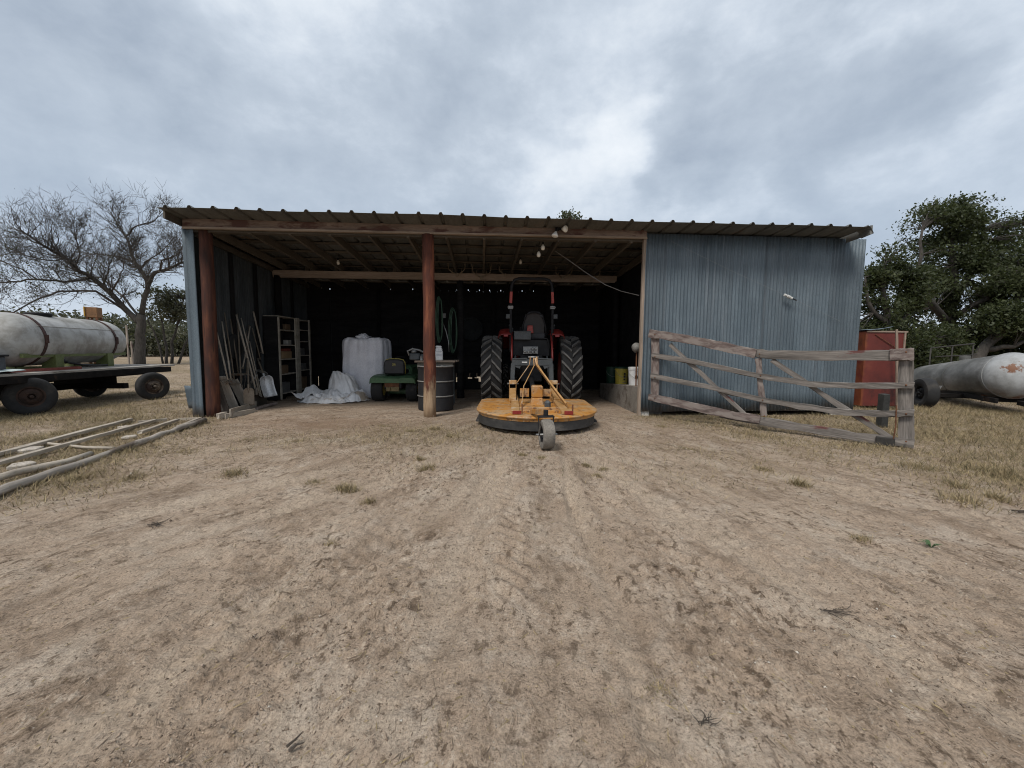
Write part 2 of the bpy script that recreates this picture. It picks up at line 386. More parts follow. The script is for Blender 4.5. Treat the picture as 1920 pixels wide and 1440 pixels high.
fc_=t.noise(v,58.,5,.75,.2); base=t.mix(t.ramp(fc_,[(.37,.9),(.41,0.)]),base,(.14,.10,.071))  # finest pits, their shade put into the dirt colour too
base=t.mix(1.,base,t.ramp(t.noise(v,95.,4,.7),[(.28,.58),(.5,1.04),(.74,1.42)]),'MULTIPLY')
vo=t.new('ShaderNodeTexVoronoi'); vo.inputs['Scale'].default_value=34.; t.link(v,vo.inputs['Vector'])
base=t.mix(t.ramp(vo.outputs['Distance'],[(.075,.75),(.12,0.)]),base,(.58,.52,.45))
ga=t.new('ShaderNodeAttribute',attribute_name='grass'); ra=t.new('ShaderNodeAttribute',attribute_name='red')
gn=t.noise(v,7.,7,.7,.4); gcol=t.ramp(gn,[(.3,(.13,.10,.058)),(.5,(.265,.205,.122)),(.7,(.42,.335,.21))])
gf=t.math('MULTIPLY',ga.outputs['Fac'],t.ramp(t.noise(v,11.,5,.7),[(.30,.15),(.58,1.)]))
base=t.mix(t.math('MULTIPLY',gf,.88),base,gcol)
base=t.mix(t.math('MULTIPLY',ra.outputs['Fac'],.6),base,(.300,.190,.125))
base=t.mix(1.,base,(.685,.675,.645),'MULTIPLY')
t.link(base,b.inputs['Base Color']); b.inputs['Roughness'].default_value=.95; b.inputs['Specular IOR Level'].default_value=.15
h=t.math('ADD',t.math('MULTIPLY',t.noise(v,14.,8,.72),1.0),t.math('ADD',t.math('MULTIPLY',drag,.9),t.math('MULTIPLY',cr,2.2)))
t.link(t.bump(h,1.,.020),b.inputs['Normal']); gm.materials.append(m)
def gz(x,y): return float(ground_z(np.array([x]),np.array([y]))[0])
# ================================================================ scattered stuff as single meshes
def mesh_np(name,verts,faces,mats,mi=None):
    me=bpy.data.meshes.new(name); me.vertices.add(len(verts)); me.vertices.foreach_set('co',verts.astype(np.float32).ravel())
    k=faces.shape[1]; me.loops.add(faces.size); me.loops.foreach_set('vertex_index',faces.astype(np.int32).ravel())
    me.polygons.add(len(faces)); me.polygons.foreach_set('loop_start',np.arange(0,faces.size,k,dtype=np.int32)); me.polygons.foreach_set('loop_total',np.full(len(faces),k,dtype=np.int32))
    for m in mats: me.materials.append(m)
    if mi is not None: me.polygons.foreach_set('material_index',mi.astype(np.int32))
    me.update(); o=bpy.data.objects.new(name,me); COL.objects.link(o); return o
g=np.random.default_rng(11)
def blades(n,X,Y,hmin,hmax,wd,lean):
    a=g.random(n)*2*PI; h=hmin+(hmax-hmin)*g.random(n)**2; l=lean*(.4+g.random(n)); z=ground_z(X,Y)-.01
    b=a+PI/2+g.normal(0,.6,n); dx=np.cos(b)*wd/2; dy=np.sin(b)*wd/2
    p0=np.stack([X-dx,Y-dy,z],-1); p1=np.stack([X+dx,Y+dy,z],-1); p2=np.stack([X+np.cos(a)*l*h,Y+np.sin(a)*l*h,z+h],-1)
    vv=np.stack([p0,p1,p2],1).reshape(-1,3); return vv,np.arange(3*n).reshape(n,3)
def inside(X,Y):
    sx=(X-O.x)*math.cos(YAW)+(Y-O.y)*math.sin(YAW); sy=-(X-O.x)*math.sin(YAW)+(Y-O.y)*math.cos(YAW)
    return (sx>-.02)&(sx<12.8)&(sy>-.05)&(sy<5.2)
m_straw=mat('dry_straw',(.22,.165,.085),(.37,.29,.165),3.,fine=.4,rough=.9,bump=0)
m_olive=mat('olive_grass',(.085,.075,.034),(.165,.135,.07),3.,fine=.4,rough=.9,bump=0)
VV=[];FF=[];MI=[];off=0
def addb(n,X,Y,*a,mi=0):
    global off
    vv,ff=blades(len(X),X,Y,*a); VV.append(vv);FF.append(ff+off);MI.append(np.where(g.random(len(X))<.72,0,1) if mi is None else np.full(len(X),mi)); off+=len(vv)
# general cover
N=1200000; Y=2.4+g.random(N)**1.6*26; X=(g.random(N)*2-1)*np.minimum(Y*1.32+1.5,34)
c=grass_cover(X,Y); k=(g.random(N)<c**1.25*np.clip(8/Y,0.35,1))&~inside(X,Y); X=X[k];Y=Y[k]
addb(len(X),X,Y,.012,.095,.007,1.15,mi=None)
# tufts
def tuft_at(x,y,rad,n,h,mi=None,lean=.9):
    X=x+g.normal(0,rad,n);Y=y+g.normal(0,rad,n); addb(n,X,Y,h*.3,h,.006,lean,mi=mi)
for px,py,rad,h in [(815,808,.045,.10),(655,918,.05,.10),(640,914,.04,.07),(800,880,.05,.10),(788,862,.03,.07),(440,890,.07,.10),(690,940,.03,.06),(845,818,.04,.08),(770,812,.04,.06),(1500,908,.04,.13),
        (1800,940,.09,.14),(1795,910,.06,.1),(1850,885,.12,.14),(1720,880,.09,.09),(1870,935,.05,.10),(1885,895,.08,.1),(1430,880,.05,.07),(1290,840,.05,.06),(1240,800,.06,.06),(1350,800,.06,.06),(980,855,.03,.06),(1015,860,.03,.05),(1130,880,.03,.05),(1100,875,.03,.06),
        (1120,895,.03,.05),(250,895,.06,.07),(150,900,.06,.08),(470,830,.06,.05),(560,830,.08,.05),(720,800,.06,.05),(350,850,.08,.06),(590,905,.05,.05),(1240,1290,.025,.03),(620,1015,.02,.035),(1615,1015,.03,.05)]:
    p=G(px,py); tuft_at(p.x,p.y,rad,int(260+1500*rad),h*.95)
# taller grass along the foot of the shed, wagon and tanks
for a,bb,n,sp,h in [((10,-.12),(8.4,-.12),700,.10,.07),((8.3,-.1),(12.7,-.15),1500,.14,.08),((-.25,.0),(-.35,5.),900,.10,.16),((12.9,0),(13.0,5),900,.15,.22)]:
    tt=g.random(n); q=[S(*(V(a).lerp(V(bb),float(s)))[:2],0) for s in tt]; X=np.array([p.x for p in q])+g.normal(0,sp,n); Y=np.array([p.y for p in q])+g.normal(0,sp,n)
    k=~inside(X,Y); addb(k.sum(),X[k],Y[k],.02,h,.006,1.,mi=None)
def patch(cx,cy,sx,sy,n,h):
    X=cx+g.normal(0,sx,n);Y=cy+g.normal(0,sy,n); k=~inside(X,Y); addb(k.sum(),X[k],Y[k],.02,h,.007,1.,mi=None)
patch(-9.2,8.6,1.4,1.6,5000,.12); patch(-6.4,7.4,.35,.5,1200,.14); patch(9.6,8.4,1.4,.8,5000,.12); patch(11,9.2,1.4,1.,4000,.15); patch(4.6,5.4,.6,.4,2500,.06); patch(3.6,6.4,.9,.6,2600,.06); patch(5.6,4.4,1.0,.6,2500,.07); patch(6.6,6.2,1.2,.9,4500,.09)
patch(-5.6,5.6,1.2,.9,3600,.06)
for tb,n_,h_ in ((((-40,942),(383,792)),1500,.07),(((-60,874),(246,790)),700,.07),(((-60,890),(291,792)),700,.07),(((1380,795),(1714,845)),1100,.07),(((340,800),(366,780)),300,.10)):
    a_=G(*tb[0]);c_=G(*tb[1]); u_=g.random(n_); X=a_.x+(c_.x-a_.x)*u_+g.normal(0,.07,n_); Y=a_.y+(c_.y-a_.y)*u_+g.normal(0,.07,n_); addb(n_,X,Y,.02,h_,.006,1.,mi=None)
for px_,py_ in ((805,781),(395,787),(1606,785),(1207,783)):
    q_=G(px_,py_); tuft_at(q_.x,q_.y+.05,.10,160,.06)
gr=mesh_np('dry_grass',np.concatenate(VV),np.concatenate(FF),[m_straw,m_olive],np.concatenate(MI)); put(gr,None)
tag(gr,'dry yellowed grass growing thin over the dirt','grass',kind='stuff')
# clods, stones and straw bits lying on the dirt
m_clod=mat('clods',(.24,.18,.13),(.40,.31,.235),5.,rough=.95,bump=0); m_stone=mat('pale_pebbles',(.42,.37,.31),(.58,.53,.46),5.,rough=.9,bump=0); m_dk=mat('dark_litter',(.10,.073,.052),(.21,.155,.112),5.,rough=.95,bump=0)
N=70000; Y=1.0+g.random(N)**1.7*7.2; X=(g.random(N)*2-1)*(Y*1.32+.3)
dn=fbm(X*1.1+9,Y*1.1+4,3); k=(g.random(N)<np.clip(dn*4.5-2.0,.03,1))&~inside(X,Y); X=X[k];Y=Y[k];n=len(X)
s=(.0018+.0085*g.random(n)**5)*np.clip(.6+Y*.13,.6,1.6); z=ground_z(X,Y)
octv=np.array([(1,0,0),(-.5,.87,0),(-.5,-.87,0),(0,0,1),(0,0,-1)]); octf=np.array([(0,1,3),(1,2,3),(2,0,3),(1,0,4),(2,1,4),(0,2,4)])
vv=octv[None]*s[:,None,None]*(.5+g.random((n,1,3))*1.1)*(1+g.normal(0,.25,(n,5,3))); ang=g.random(n)*2*PI
rx=vv[...,0]*np.cos(ang)[:,None]-vv[...,1]*np.sin(ang)[:,None]; ry=vv[...,0]*np.sin(ang)[:,None]+vv[...,1]*np.cos(ang)[:,None]
vv=np.stack([rx+X[:,None],ry+Y[:,None],vv[...,2]*.7+z[:,None]+s[:,None]*.25],-1).reshape(-1,3)
ff=(octf[None]+(np.arange(n)*5)[:,None,None]).reshape(-1,3); mi=np.repeat(np.where(g.random(n)<.62,0,np.where(g.random(n)<.12,1,2)),6)
# straws and twig bits: thin tent shaped slivers
N2=9000; Y2=1.0+g.random(N2)**1.6*7; X2=(g.random(N2)*2-1)*(Y2*1.3+.3); k=~inside(X2,Y2)&(g.random(N2)<np.clip(fbm(X2*.7+2,Y2*.7+14,3)*3-.9,.05,1)); X2=X2[k];Y2=Y2[k];n2=len(X2)
L=.006+.030*g.random(n2)**4; a=np.where(g.random(n2)<.6,np.arctan2(10-Y2,.35-X2)+g.normal(0,.5,n2),g.random(n2)*2*PI); z2=ground_z(X2,Y2)
w2=.0008+.0010*g.random(n2); dx=np.cos(a);dy=np.sin(a)
sv=np.stack([np.stack([X2-dx*L,Y2-dy*L,z2+.002],-1),np.stack([X2-dy*w2*1.6,Y2+dx*w2*1.6,z2+.001],-1),np.stack([X2+dx*L,Y2+dy*L,z2+.003],-1),np.stack([X2+dy*w2*1.6,Y2-dx*w2*1.6,z2+.001],-1),np.stack([X2,Y2,z2+.004+w2],-1)],1).reshape(-1,3)
o5=np.arange(n2)*5; sf=np.concatenate([np.stack([o5+i,o5+(i+1)%4,o5+4],-1) for i in range(4)])+len(vv)
smi=np.tile(np.where(g.random(n2)<.5,2,np.where(g.random(n2)<.6,3,0)),4)
lit=mesh_np('ground_litter',np.concatenate([vv,sv]),np.concatenate([ff,sf]),[m_clod,m_stone,m_dk,m_straw],np.concatenate([mi,smi])); put(lit,None)
tag(lit,'small clods, pebbles and straw bits strewn over the dirt','ground litter',kind='stuff')
# ================================================================ shared materials
m_galv,t,b=newmat('weathered_galvanised'); v=t.coord()
c=t.ramp(t.noise(t.coord((1,1,.25)),3.,7,.65),[(.3,(.072,.097,.116)),(.5,(.103,.133,.155)),(.72,(.142,.174,.197))])
sxw=t.new('ShaderNodeSeparateXYZ'); t.link(t.coord(),sxw.inputs[0]); fl_=t.math('FLOOR',t.math('DIVIDE',t.math('ADD',sxw.outputs[0],t.math('MULTIPLY',sxw.outputs[1],1.)),.66)); wn_=t.new('ShaderNodeTexWhiteNoise',noise_dimensions='1D'); t.link(fl_,wn_.inputs['W']); c=t.mix(1.,c,t.ramp(wn_.outputs['Value'],[(0.,.86),(1.,1.12)]),'MULTIPLY')
lp_=t.math('FRACT',t.math('DIVIDE',t.math('ADD',sxw.outputs[0],sxw.outputs[1]),.66)); c=t.mix(t.ramp(lp_,[(.012,.55),(.03,0.)]),c,(.05,.06,.07))
st=t.noise(t.coord((7,7,.22)),1.6,6,.6); c=t.mix(t.ramp(st,[(.60,0.),(.72,.45)]),c,(.22,.25,.275))
st2=t.noise(t.coord((3,3,.35)),2.2,6,.65); c=t.mix(t.ramp(st2,[(.30,.55),(.44,0.)]),c,(.085,.10,.115))
c=t.mix(1.,c,t.ramp(t.noise(v,70.,3,.6),[(.3,.72),(.7,1.25)]),'MULTIPLY')
c=t.mix(t.ramp(t.noise(v,1.7,8,.7),[(.66,0.),(.74,.35)]),c,(.13,.085,.06))
mb_=t.new('ShaderNodeMapRange'); t.link(t.math('ADD',sxw.outputs[2],t.math('MULTIPLY',t.math('SUBTRACT',t.noise(v,5.,6,.7),.5),.7)),mb_.inputs[0]); mb_.inputs[1].default_value=.26; mb_.inputs[2].default_value=.02; c=t.mix(t.math('MULTIPLY',mb_.outputs[0],.6),c,(.17,.125,.09))
t.link(c,b.inputs['Base Color']); b.inputs['Metallic'].default_value=.25; b.inputs['Roughness'].default_value=.62
t.link(t.bump(t.noise(v,45.,4,.6),.15,.004),b.inputs['Normal'])
m_roof=mat('roof_sheet',(.105,.105,.096),(.16,.159,.146),3.,(1,.3,1),rough=.6,metal=.2,bump=.1,spot=(.17,.11,.07),spot_lo=.62,spot_hi=.72)
m_inwood=mat('old_rafter_wood',(.060,.050,.038),(.115,.097,.075),5.,(.15,1,1),rough=.9,rand=.25)
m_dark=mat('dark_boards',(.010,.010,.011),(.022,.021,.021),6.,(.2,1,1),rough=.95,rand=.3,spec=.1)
m_darkmetal=mat('dark_sheet',(.017,.019,.020),(.034,.037,.038),4.,(1,1,.2),rough=.85,spec=.2)
m_beam=mat('weathered_header',(.105,.072,.055),(.26,.195,.155),7.,(.1,1,1),rough=.9,bump=.5,spot=(.085,.042,.033),spot_scale=5,spot_lo=.5,spot_hi=.6)
m_trim=mat('pale_trim_wood',(.20,.15,.11),(.33,.26,.205),7.,(.1,1,1),rough=.9)
m_grey=mat('grey_weathered_wood',(.165,.130,.102),(.36,.305,.255),9.,(.10,1,1),rough=.92,bump=.6,spot=(.10,.062,.052),spot_scale=4,spot_lo=.56,spot_hi=.66)
m_conc=mat('concrete',(.16,.14,.118),(.26,.235,.205),4.,rough=.95,bump=.4,spot=(.11,.09,.072))
m_block=mat('pale_block',(.42,.40,.36),(.58,.56,.52),6.,rough=.95,bump=.4)
m_rubber=mat('black_rubber',(.010,.010,.011),(.020,.020,.021),8.,rough=.8,bump=.2,spot=(.045,.04,.034),spot_lo=.6,spot_hi=.75)
m_blacksteel=mat('black_steel',(.008,.008,.009),(.018,.018,.020),8.,rough=.6,metal=.0,bump=.1,spec=.25)
m_steel=mat('bare_steel',(.20,.20,.20),(.34,.34,.33),8.,rough=.5,metal=.6,bump=.1)
m_rust=mat('rust',(.085,.036,.018),(.20,.085,.038),10.,rough=.95,bump=.5)
m_white=mat('white_plastic',(.62,.62,.62),(.74,.74,.73),5.,rough=.5,bump=.05,fine=.1)
def post_mat(name,ztan,k=1.):
    m,t,b=newmat(name); v=t.coord((1,1,.18))
    c=t.ramp(t.noise(v,9.,7,.65),[(.28,(.028,.010,.007)),(.5,(.092,.024,.011)),(.66,(.20,.066,.028))])
    sx=t.new('ShaderNodeSeparateXYZ'); t.link(t.coord(),sx.inputs[0])
    zz=t.math('ADD',sx.outputs[2],t.math('MULTIPLY',t.math('SUBTRACT',t.noise(t.coord((1,1,.35)),7.,5,.65),.5),1.5))
    tan=t.ramp(t.noise(v,12.,6,.6),[(.3,(.19,.115,.062)),(.7,(.40,.285,.18))])
    mr=t.new('ShaderNodeMapRange'); t.link(zz,mr.inputs[0]); mr.inputs[1].default_value=ztan+.18; mr.inputs[2].default_value=ztan-.15
    c=t.mix(mr.outputs[0],c,tan); cr=t.noise(t.coord((1,1,.05)),26.,3,.6); c=t.mix(t.ramp(cr,[(.30,.85),(.37,0.)]),c,(.025,.015,.01))
    c=t.mix(1.,c,k,'MULTIPLY'); t.link(c,b.inputs['Base Color']); b.inputs['Roughness'].default_value=.85; t.link(t.bump(cr,.6,.01),b.inputs['Normal']); return m
m_post=post_mat('red_stained_pole',.62); m_post2=post_mat('red_stained_pole_dark',-.2,.5)
# ================================================================ the shed
shed=thing('open_shed','long low open fronted shed of blue grey corrugated sheet with red round posts','shed',M=SH)
def zr(y): return 3.462-.05*y
def corr(mb,p0,p1,z0,z1,pitch=.068,amp=.010,rows=10,nrm=(0,-1,0),wav=.004):
    p0=V(p0);p1=V(p1);L=(p1-p0).length;n=int(L/pitch*8)+1;nv=V(nrm)
    def fn(u,vv):
        s=u*L; zb=z0(u) if callable(z0) else z0; zt=z1(u) if callable(z1) else z1
        z=zb+(zt-zb)*vv
        seam=.006 if (s%.66)<.05 else 0
        return p0.lerp(p1,u)+V((0,0,z))+nv*(amp*math.sin(2*PI*s/pitch)+seam+wav*(noise.noise(V((s*.9,z*.8,p0.y+3.)))))
    mb.grid(fn,n,rows)
XW0,XW1=8.215,12.60
b=MB(); corr(b,(XW0,-.03,0),(XW1,-.03,0),lambda u:.085+.02*math.sin(u*40)*.2,3.44); b.build('front_wall',m_galv,shed,smooth=True,solid=.002)
b=MB(); corr(b,(XW1,-.02,0),(XW1,5.05,0),.06,lambda u:3.42-.25*u,nrm=(1,0,0)); b.build('end_wall',m_galv,shed,smooth=True,solid=.002)
b=MB(); corr(b,(.0,.0,0),(.0,5.05,0),-.04,lambda u:3.42-.25*u,nrm=(-1,0,0)); b.build('side_wall',m_galv,shed,smooth=True,solid=.002)
# corner flashing wrapping the front end of the left wall, and a loose strip at its foot
b=MB()
b.grid(lambda u,vv:V((-.015+.19*u,-.032-.01*math.sin(u*9),.0+3.33*vv)),10,14); b.build('corner_flashing',m_galv,shed,smooth=True,solid=.004)
b=MB(); b.grid(lambda u,vv:V((-.15+.13*u-.02*vv,.02-.03*u+.05*(1-vv),.16+.42*vv)),6,6); b.build('loose_sheet_strip',m_galv,shed,smooth=True,solid=.004)
# roof: ribbed sheet
b=MB(); prof=[];x=-.02;x_end=12.14;P_=.365
while x<x_end:
    for dx,h in ((0,0),(.09,0),(.112,.038),(.145,.038),(.167,0)): prof.append((x+dx,h))
    x+=P_
prof=[q for q in prof if q[0]<=x_end]+[(x_end,0)]
ysr=[-.55+6.0*i/16 for i in range(17)]
b.grid(lambda u,vv:(lambda q,y:V((q[0]-.02*max(0,-y)+ .004*noise.noise(V((q[0],y,1))),y,zr(y)+q[1]+.014+.012*noise.noise(V((q[0]*.8,y*.5,0)))*(1.6 if y<-.3 else .4))))(prof[round(u*(len(prof)-1))],ysr[round(vv*16)]),len(prof),17)
b.build('roof',m_roof,shed,solid=.003)
b=MB(); b.bar((12.19,-.54,3.47),(12.19,5.3,3.18),.16,.03,(0,0,1),seg=6,jit=.006)
b.grid(lambda u,vv:V((12.10+.12*vv,-.57+.25*u,3.53-.13*vv*vv-.03*u)),6,6); b.build('roof_end_cap',m_roof,shed,solid=.003)
b=MB(); b.bar((-.03,-.40,3.435),(-.03,5.3,3.15),.12,.03); b.build('rake_board',m_inwood,shed)
# header
plank('header_board',(.02,-.025,3.41),(8.23,-.025,3.435),.135,.06,m_beam,shed,jit=.004,seg=40)
plank('header_trim',(.02,-.04,3.323),(8.23,-.04,3.352),.035,.07,m_trim,shed,jit=.003,seg=40)
plank('header_plate',(.02,.09,3.33),(8.23,.09,3.35),.10,.14,m_inwood,shed,jit=.003)
# rafters and purlins
x=.38;k=0
while x<12.4:
    if x<9.3: plank('rafter',(x,-.30 if 0 else .03,zr(.03)-.115),(x+ru(-.03,.03),5.2,zr(5.2)-.115),.15,.045,m_inwood,shed,jit=.003)
    x+=.69
for y in (.45,1.1,1.75,2.4,3.05,3.7,4.35,4.9): plank('purlin',(.05,y,zr(y)-.02),(8.9,y,zr(y)-.02),.03,.09,m_inwood,shed,jit=.002,upv=(0,0,1))
plank('mid_beam',(.10,2.86,3.045),(8.6,2.86,3.06),.17,.09,m_trim,shed,jit=.004,seg=40)
for x in (.9,1.6,2.3,3.0,3.7,5.2,5.9,6.6): plank('cripple_stud',(x,2.88,3.13),(x+.02,2.88,3.24),.09,.04,m_inwood,shed,upv=(1,0,0))
# posts
def post(x,y,z0,z1,r,m,lean=.0,name='post'):
    b=MB(); n=14
    b.tube([V((x+lean*(i/n-.5)+.012*noise.noise(V((i*.4,x,1))),y+.012*noise.noise(V((i*.4,x,7))),z0+(z1-z0)*i/n)) for i in range(n+1)],[r*(1.03-.10*i/n+.03*noise.noise(V((i*.9,x,3)))) for i in range(n+1)],18,jit=.015)
    return b.build(name,m,shed,smooth=True)
post(.285,.09,-.05,3.31,.112,m_post2,.03); post(4.195,.02,-.05,3.325,.112,m_post,.0)
post(4.62,2.9,-.05,3.0,.09,m_dark); post(.2,2.85,-.05,3.0,.08,m_dark); post(8.62,2.85,-.05,3.0,.08,m_dark)
plank('corner_trim',(8.205,-.01,.0),(8.205,-.01,3.33),.07,.06,m_trim,shed,upv=(0,1,0))
# back wall of dark boards, with slits of daylight at its head and foot
holes=[SF(px,540,5.0).x for px in (603,647,690,732,774,857,878,899,918,939,960,979,1000)]
b=MB(); ZT0,ZT1=3.0,3.036
zt=lambda x:3.0+.001*x
edges=[0.]
for h in sorted(holes):
    edges+=[h-.011,h+.011]
edges.append(12.55)
for i in range(0,len(edges)-1,2): b.box(((edges[i]+edges[i+1])/2,5.0,3.02),(edges[i+1]-edges[i],.04,.044))
b.box((6.28,5.0,3.115),(12.5,.042,.15))
x=.02; slits=[(SF(px,715,5.).x) for px in (574,580,585,591,597)]
while x<12.5:
    w_=min(ru(.17,.24),12.55-x); lo=.0
    if .05<x<.55: x+=w_; continue
    z0=.40+ru(-.03,.04) if 4.35<x<5.1 else (.40 if 7.0<x<7.6 else .0)
    b.bar((x+w_/2,5.+ru(-.004,.004),z0),(x+w_/2,5.,2.998),w_-.003,.022,(1,0,0)); x+=w_
b.box((.33,5.,1.7),(.66,.022,2.59)); 
s=[.0]+[q for h in slits for q in (h-.018,h+.018)]+[.62]
for i in range(0,len(s),2):
    if s[i+1]>s[i]: b.box(((s[i]+s[i+1])/2,5.,.27),(s[i+1]-s[i],.024,.30))
b.box((.31,5.,.06),(.6,.026,.13))
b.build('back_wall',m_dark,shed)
b=MB(); b.box((2.40,5.045,1.72),(3.6,.01,2.52)); b.box((9.0,5.045,1.72),(7.1,.01,2.52)); b.box((4.83,5.05,1.74),(1.4,.01,2.46)); b.box((2.48,5.045,.22),(3.56,.01,.46)); b.box((6.1,5.045,.22),(1.8,.01,.46)); b.box((10.1,5.045,.22),(4.9,.01,.46)); b.build('leak_seal',m_darkmetal,shed)  # backing added behind the boards to stop light leaking through the gaps
for i_,(x0,x1,z) in enumerate(((4.3,4.42,.24),(4.42,4.50,.31),(4.50,4.66,.38),(4.66,4.72,.41),(4.72,4.86,.345),(4.86,4.93,.40),(4.93,5.05,.36),(5.05,5.2,.25),(7.0,7.3,.33),(7.3,7.6,.38))): b=MB(); b.box(((x0+x1)/2,4.97-.006*(i_%2),z/2),(x1-x0+.01,.03,z)); b.build('kick_board',m_dark,shed)
for z in (1.1,2.1): plank('wall_girt',(.03,4.93,z),(12.5,4.93,z),.09,.045,m_dark,shed)
for x in (2.1,3.5,5.5,7.): plank('wall_stud',(x,4.90,0),(x,4.90,3.),.09,.045,m_dark,shed,upv=(1,0,0))
# dark skin inside the galvanised left wall, the shed's shade put into its colour
b=MB(); corr(b,(.03,.12,0),(.03,4.95,0),-.04,lambda u:3.27-.24*u,nrm=(1,0,0),rows=6); b.build('inner_shade_skin',mat('inner_shade_sheet',(.030,.036,.039),(.062,.070,.074),4.,(1,1,.2),rough=.8,spec=.25),shed,smooth=True)
for y in (1.2,2.1,3.9): plank('wall_girt',(.07,y,.02),(.07,y,3.2),.09,.045,m_dark,shed,upv=(0,1,0))
plank('wall_plate',(.10,.15,3.28),(.10,4.9,3.05),.11,.06,m_inwood,shed)
# room: side wall, floor, concrete ledge, blocks
b=MB(); y=.12
while y<4.95:
    w_=ru(.18,.26); b.bar((8.78,y+w_/2,.1),(8.78,y+w_/2,zr(y)-.05),w_-.004,.03,(0,1,0)); y+=w_
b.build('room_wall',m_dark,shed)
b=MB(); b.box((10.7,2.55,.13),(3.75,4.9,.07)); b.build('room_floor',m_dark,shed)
b=MB()
b.add([V((x,y,z)) for x in(8.25,8.77) for y,z in((.22,-.05),(2.9,-.05),(2.9,.39),(.22,.556))],[(0,1,2,3),(7,6,5,4),(0,4,5,1),(1,5,6,2),(2,6,7,3),(3,7,4,0)])
b.build('concrete_ledge',m_conc,shed,bevel=.012)
for x,y in ((8.33,.10),(12.25,.10),(10.3,.3)):
    b=MB(); b.box((x,y,.03),(.17,.2,.13)); b.build('foundation_block',m_block if x!=10.3 else m_conc,shed,bevel=.01)
# ================================================================ fittings on the shed
m_bulb,t,bb=newmat('bulb_glass'); bb.inputs['Base Color'].default_value=(.72,.70,.63,1); bb.inputs['Roughness'].default_value=.25
m_cone=mat('white_enamel',(.70,.70,.68),(.78,.78,.76),5.,rough=.4,bump=0,fine=.08)
q=SF(1046,428,-.08)
fl=thing('flood_light','twin flood light with two pale bulbs fixed on the shed header','flood light',M=SH@Matrix.Translation(q))
b=MB(); b.lathe([(.05,-.01),(.052,.02),(.03,.035)],14,RX(90)); b.build('mount_plate',m_blacksteel,fl,smooth=True)
def par(name,d,s,m,side):
    d=V(d).normalized(); M=TR(side*.035,-.05,-.03)@d.to_track_quat('Z','Y').to_matrix().to_4x4(); h=MB(); h.lathe([(.018,-.02),(.022,.03),(.024,.05)],12,M)
    o=h.build('lamp_holder',m_blacksteel,fl,smooth=True); l=MB(); l.lathe([(.022,.05),(.03,.07),(.058*s,.12),(.062*s,.135),(.045*s,.148),(0,.152)],18,M); l.build('flood_bulb',m,o,smooth=True)
par('l',(-.25,-.2,-1.),1.,m_cone,-1); par('r',(.55,-.75,-.15),1.,m_bulb,1)
def bulb(px,py,y,top,label,r=.036):
    q=SF(px,py,y); o=thing('hanging_bulb',label,'light bulb',M=SH@Matrix.Translation(q),group='bare bulbs under the shed roof')
    b=MB(); b.lathe([(0,-.055),(r*.7,-.045),(r,-.012),(r*.85,.02),(r*.45,.05),(.012,.06)],14); b.build('glass',m_bulb,o,smooth=True)
    b=MB(); b.lathe([(.018,.055),(.02,.09),(.012,.10)],10); b.build('socket',m_blacksteel,o,smooth=True)
    b=MB(); b.tube([(0,0,.09),(.01,0,.09+(top-q.z)*.5),(0,0,max(.12,top-q.z))],.004,5); b.build('flex',m_blacksteel,o)
bulb(1018,464,.35,zr(.35)-.03,'pale pear shaped bulb hanging highest, just below the flood light',.042)
bulb(1010,477,.5,zr(.5)-.03,'pale bulb hanging just below and left of the highest bulb',.042)
bulb(976,491,1.8,zr(1.8)-.03,'small bulb hanging over the tractor, away from the pair by the flood light',.036)
bulb(634,492,2.1,zr(2.1)-.03,'lone bulb hanging above the white bulk bag')
# cable drooping from rafter to the room corner
b=MB(); pts=[SF(x,y,yy) for x,y,yy in ((1040,470,.9),(1065,487,.85),(1100,512,.75),(1135,534,.6),(1165,546,.45),(1198,554,.2))]; pts=[SH@p for p in pts]
b.tube(pts,.008,6); o=b.build('power_cable',mat('grey_cable',(.16,.15,.14),(.22,.21,.2),5.,bump=0),None); o.data.update(); tag(o,'grey power cable drooping from a rafter across to the room corner','cable')
# wire with insulator in front of the wall
wr=thing('guy_wire','thin diagonal wire with a pale insulator across the corrugated wall','wire',M=SH)
A=SF(1258,452,-.10);B=SF(1478,556,-.13);C=SF(1575,602,-.06)
b=MB(); b.tube([A,A.lerp(B,.5)+V((0,0,-.02)),B,C],.0022,5); b.build('strand',m_steel,wr)
m_ins=mat('porcelain',(.5,.5,.48),(.66,.66,.63),8.,rough=.4,bump=0)
dd=(C-A).normalized(); M=Matrix.Translation(B)@dd.to_track_quat('Z','Y').to_matrix().to_4x4()
b=MB(); b.lathe([(.006,-.09),(.026,-.085),(.026,-.055),(.014,-.05),(.014,-.03),(.03,-.025),(.03,.03),(.014,.035),(.014,.055),(.026,.06),(.026,.085),(.006,.09)],14,M); b.build('insulator',m_ins,wr,auto=40)
b=MB(); b.bar(B+dd*.09,B+dd*.19,.02,.012); b.build('tensioner',m_blacksteel,wr)
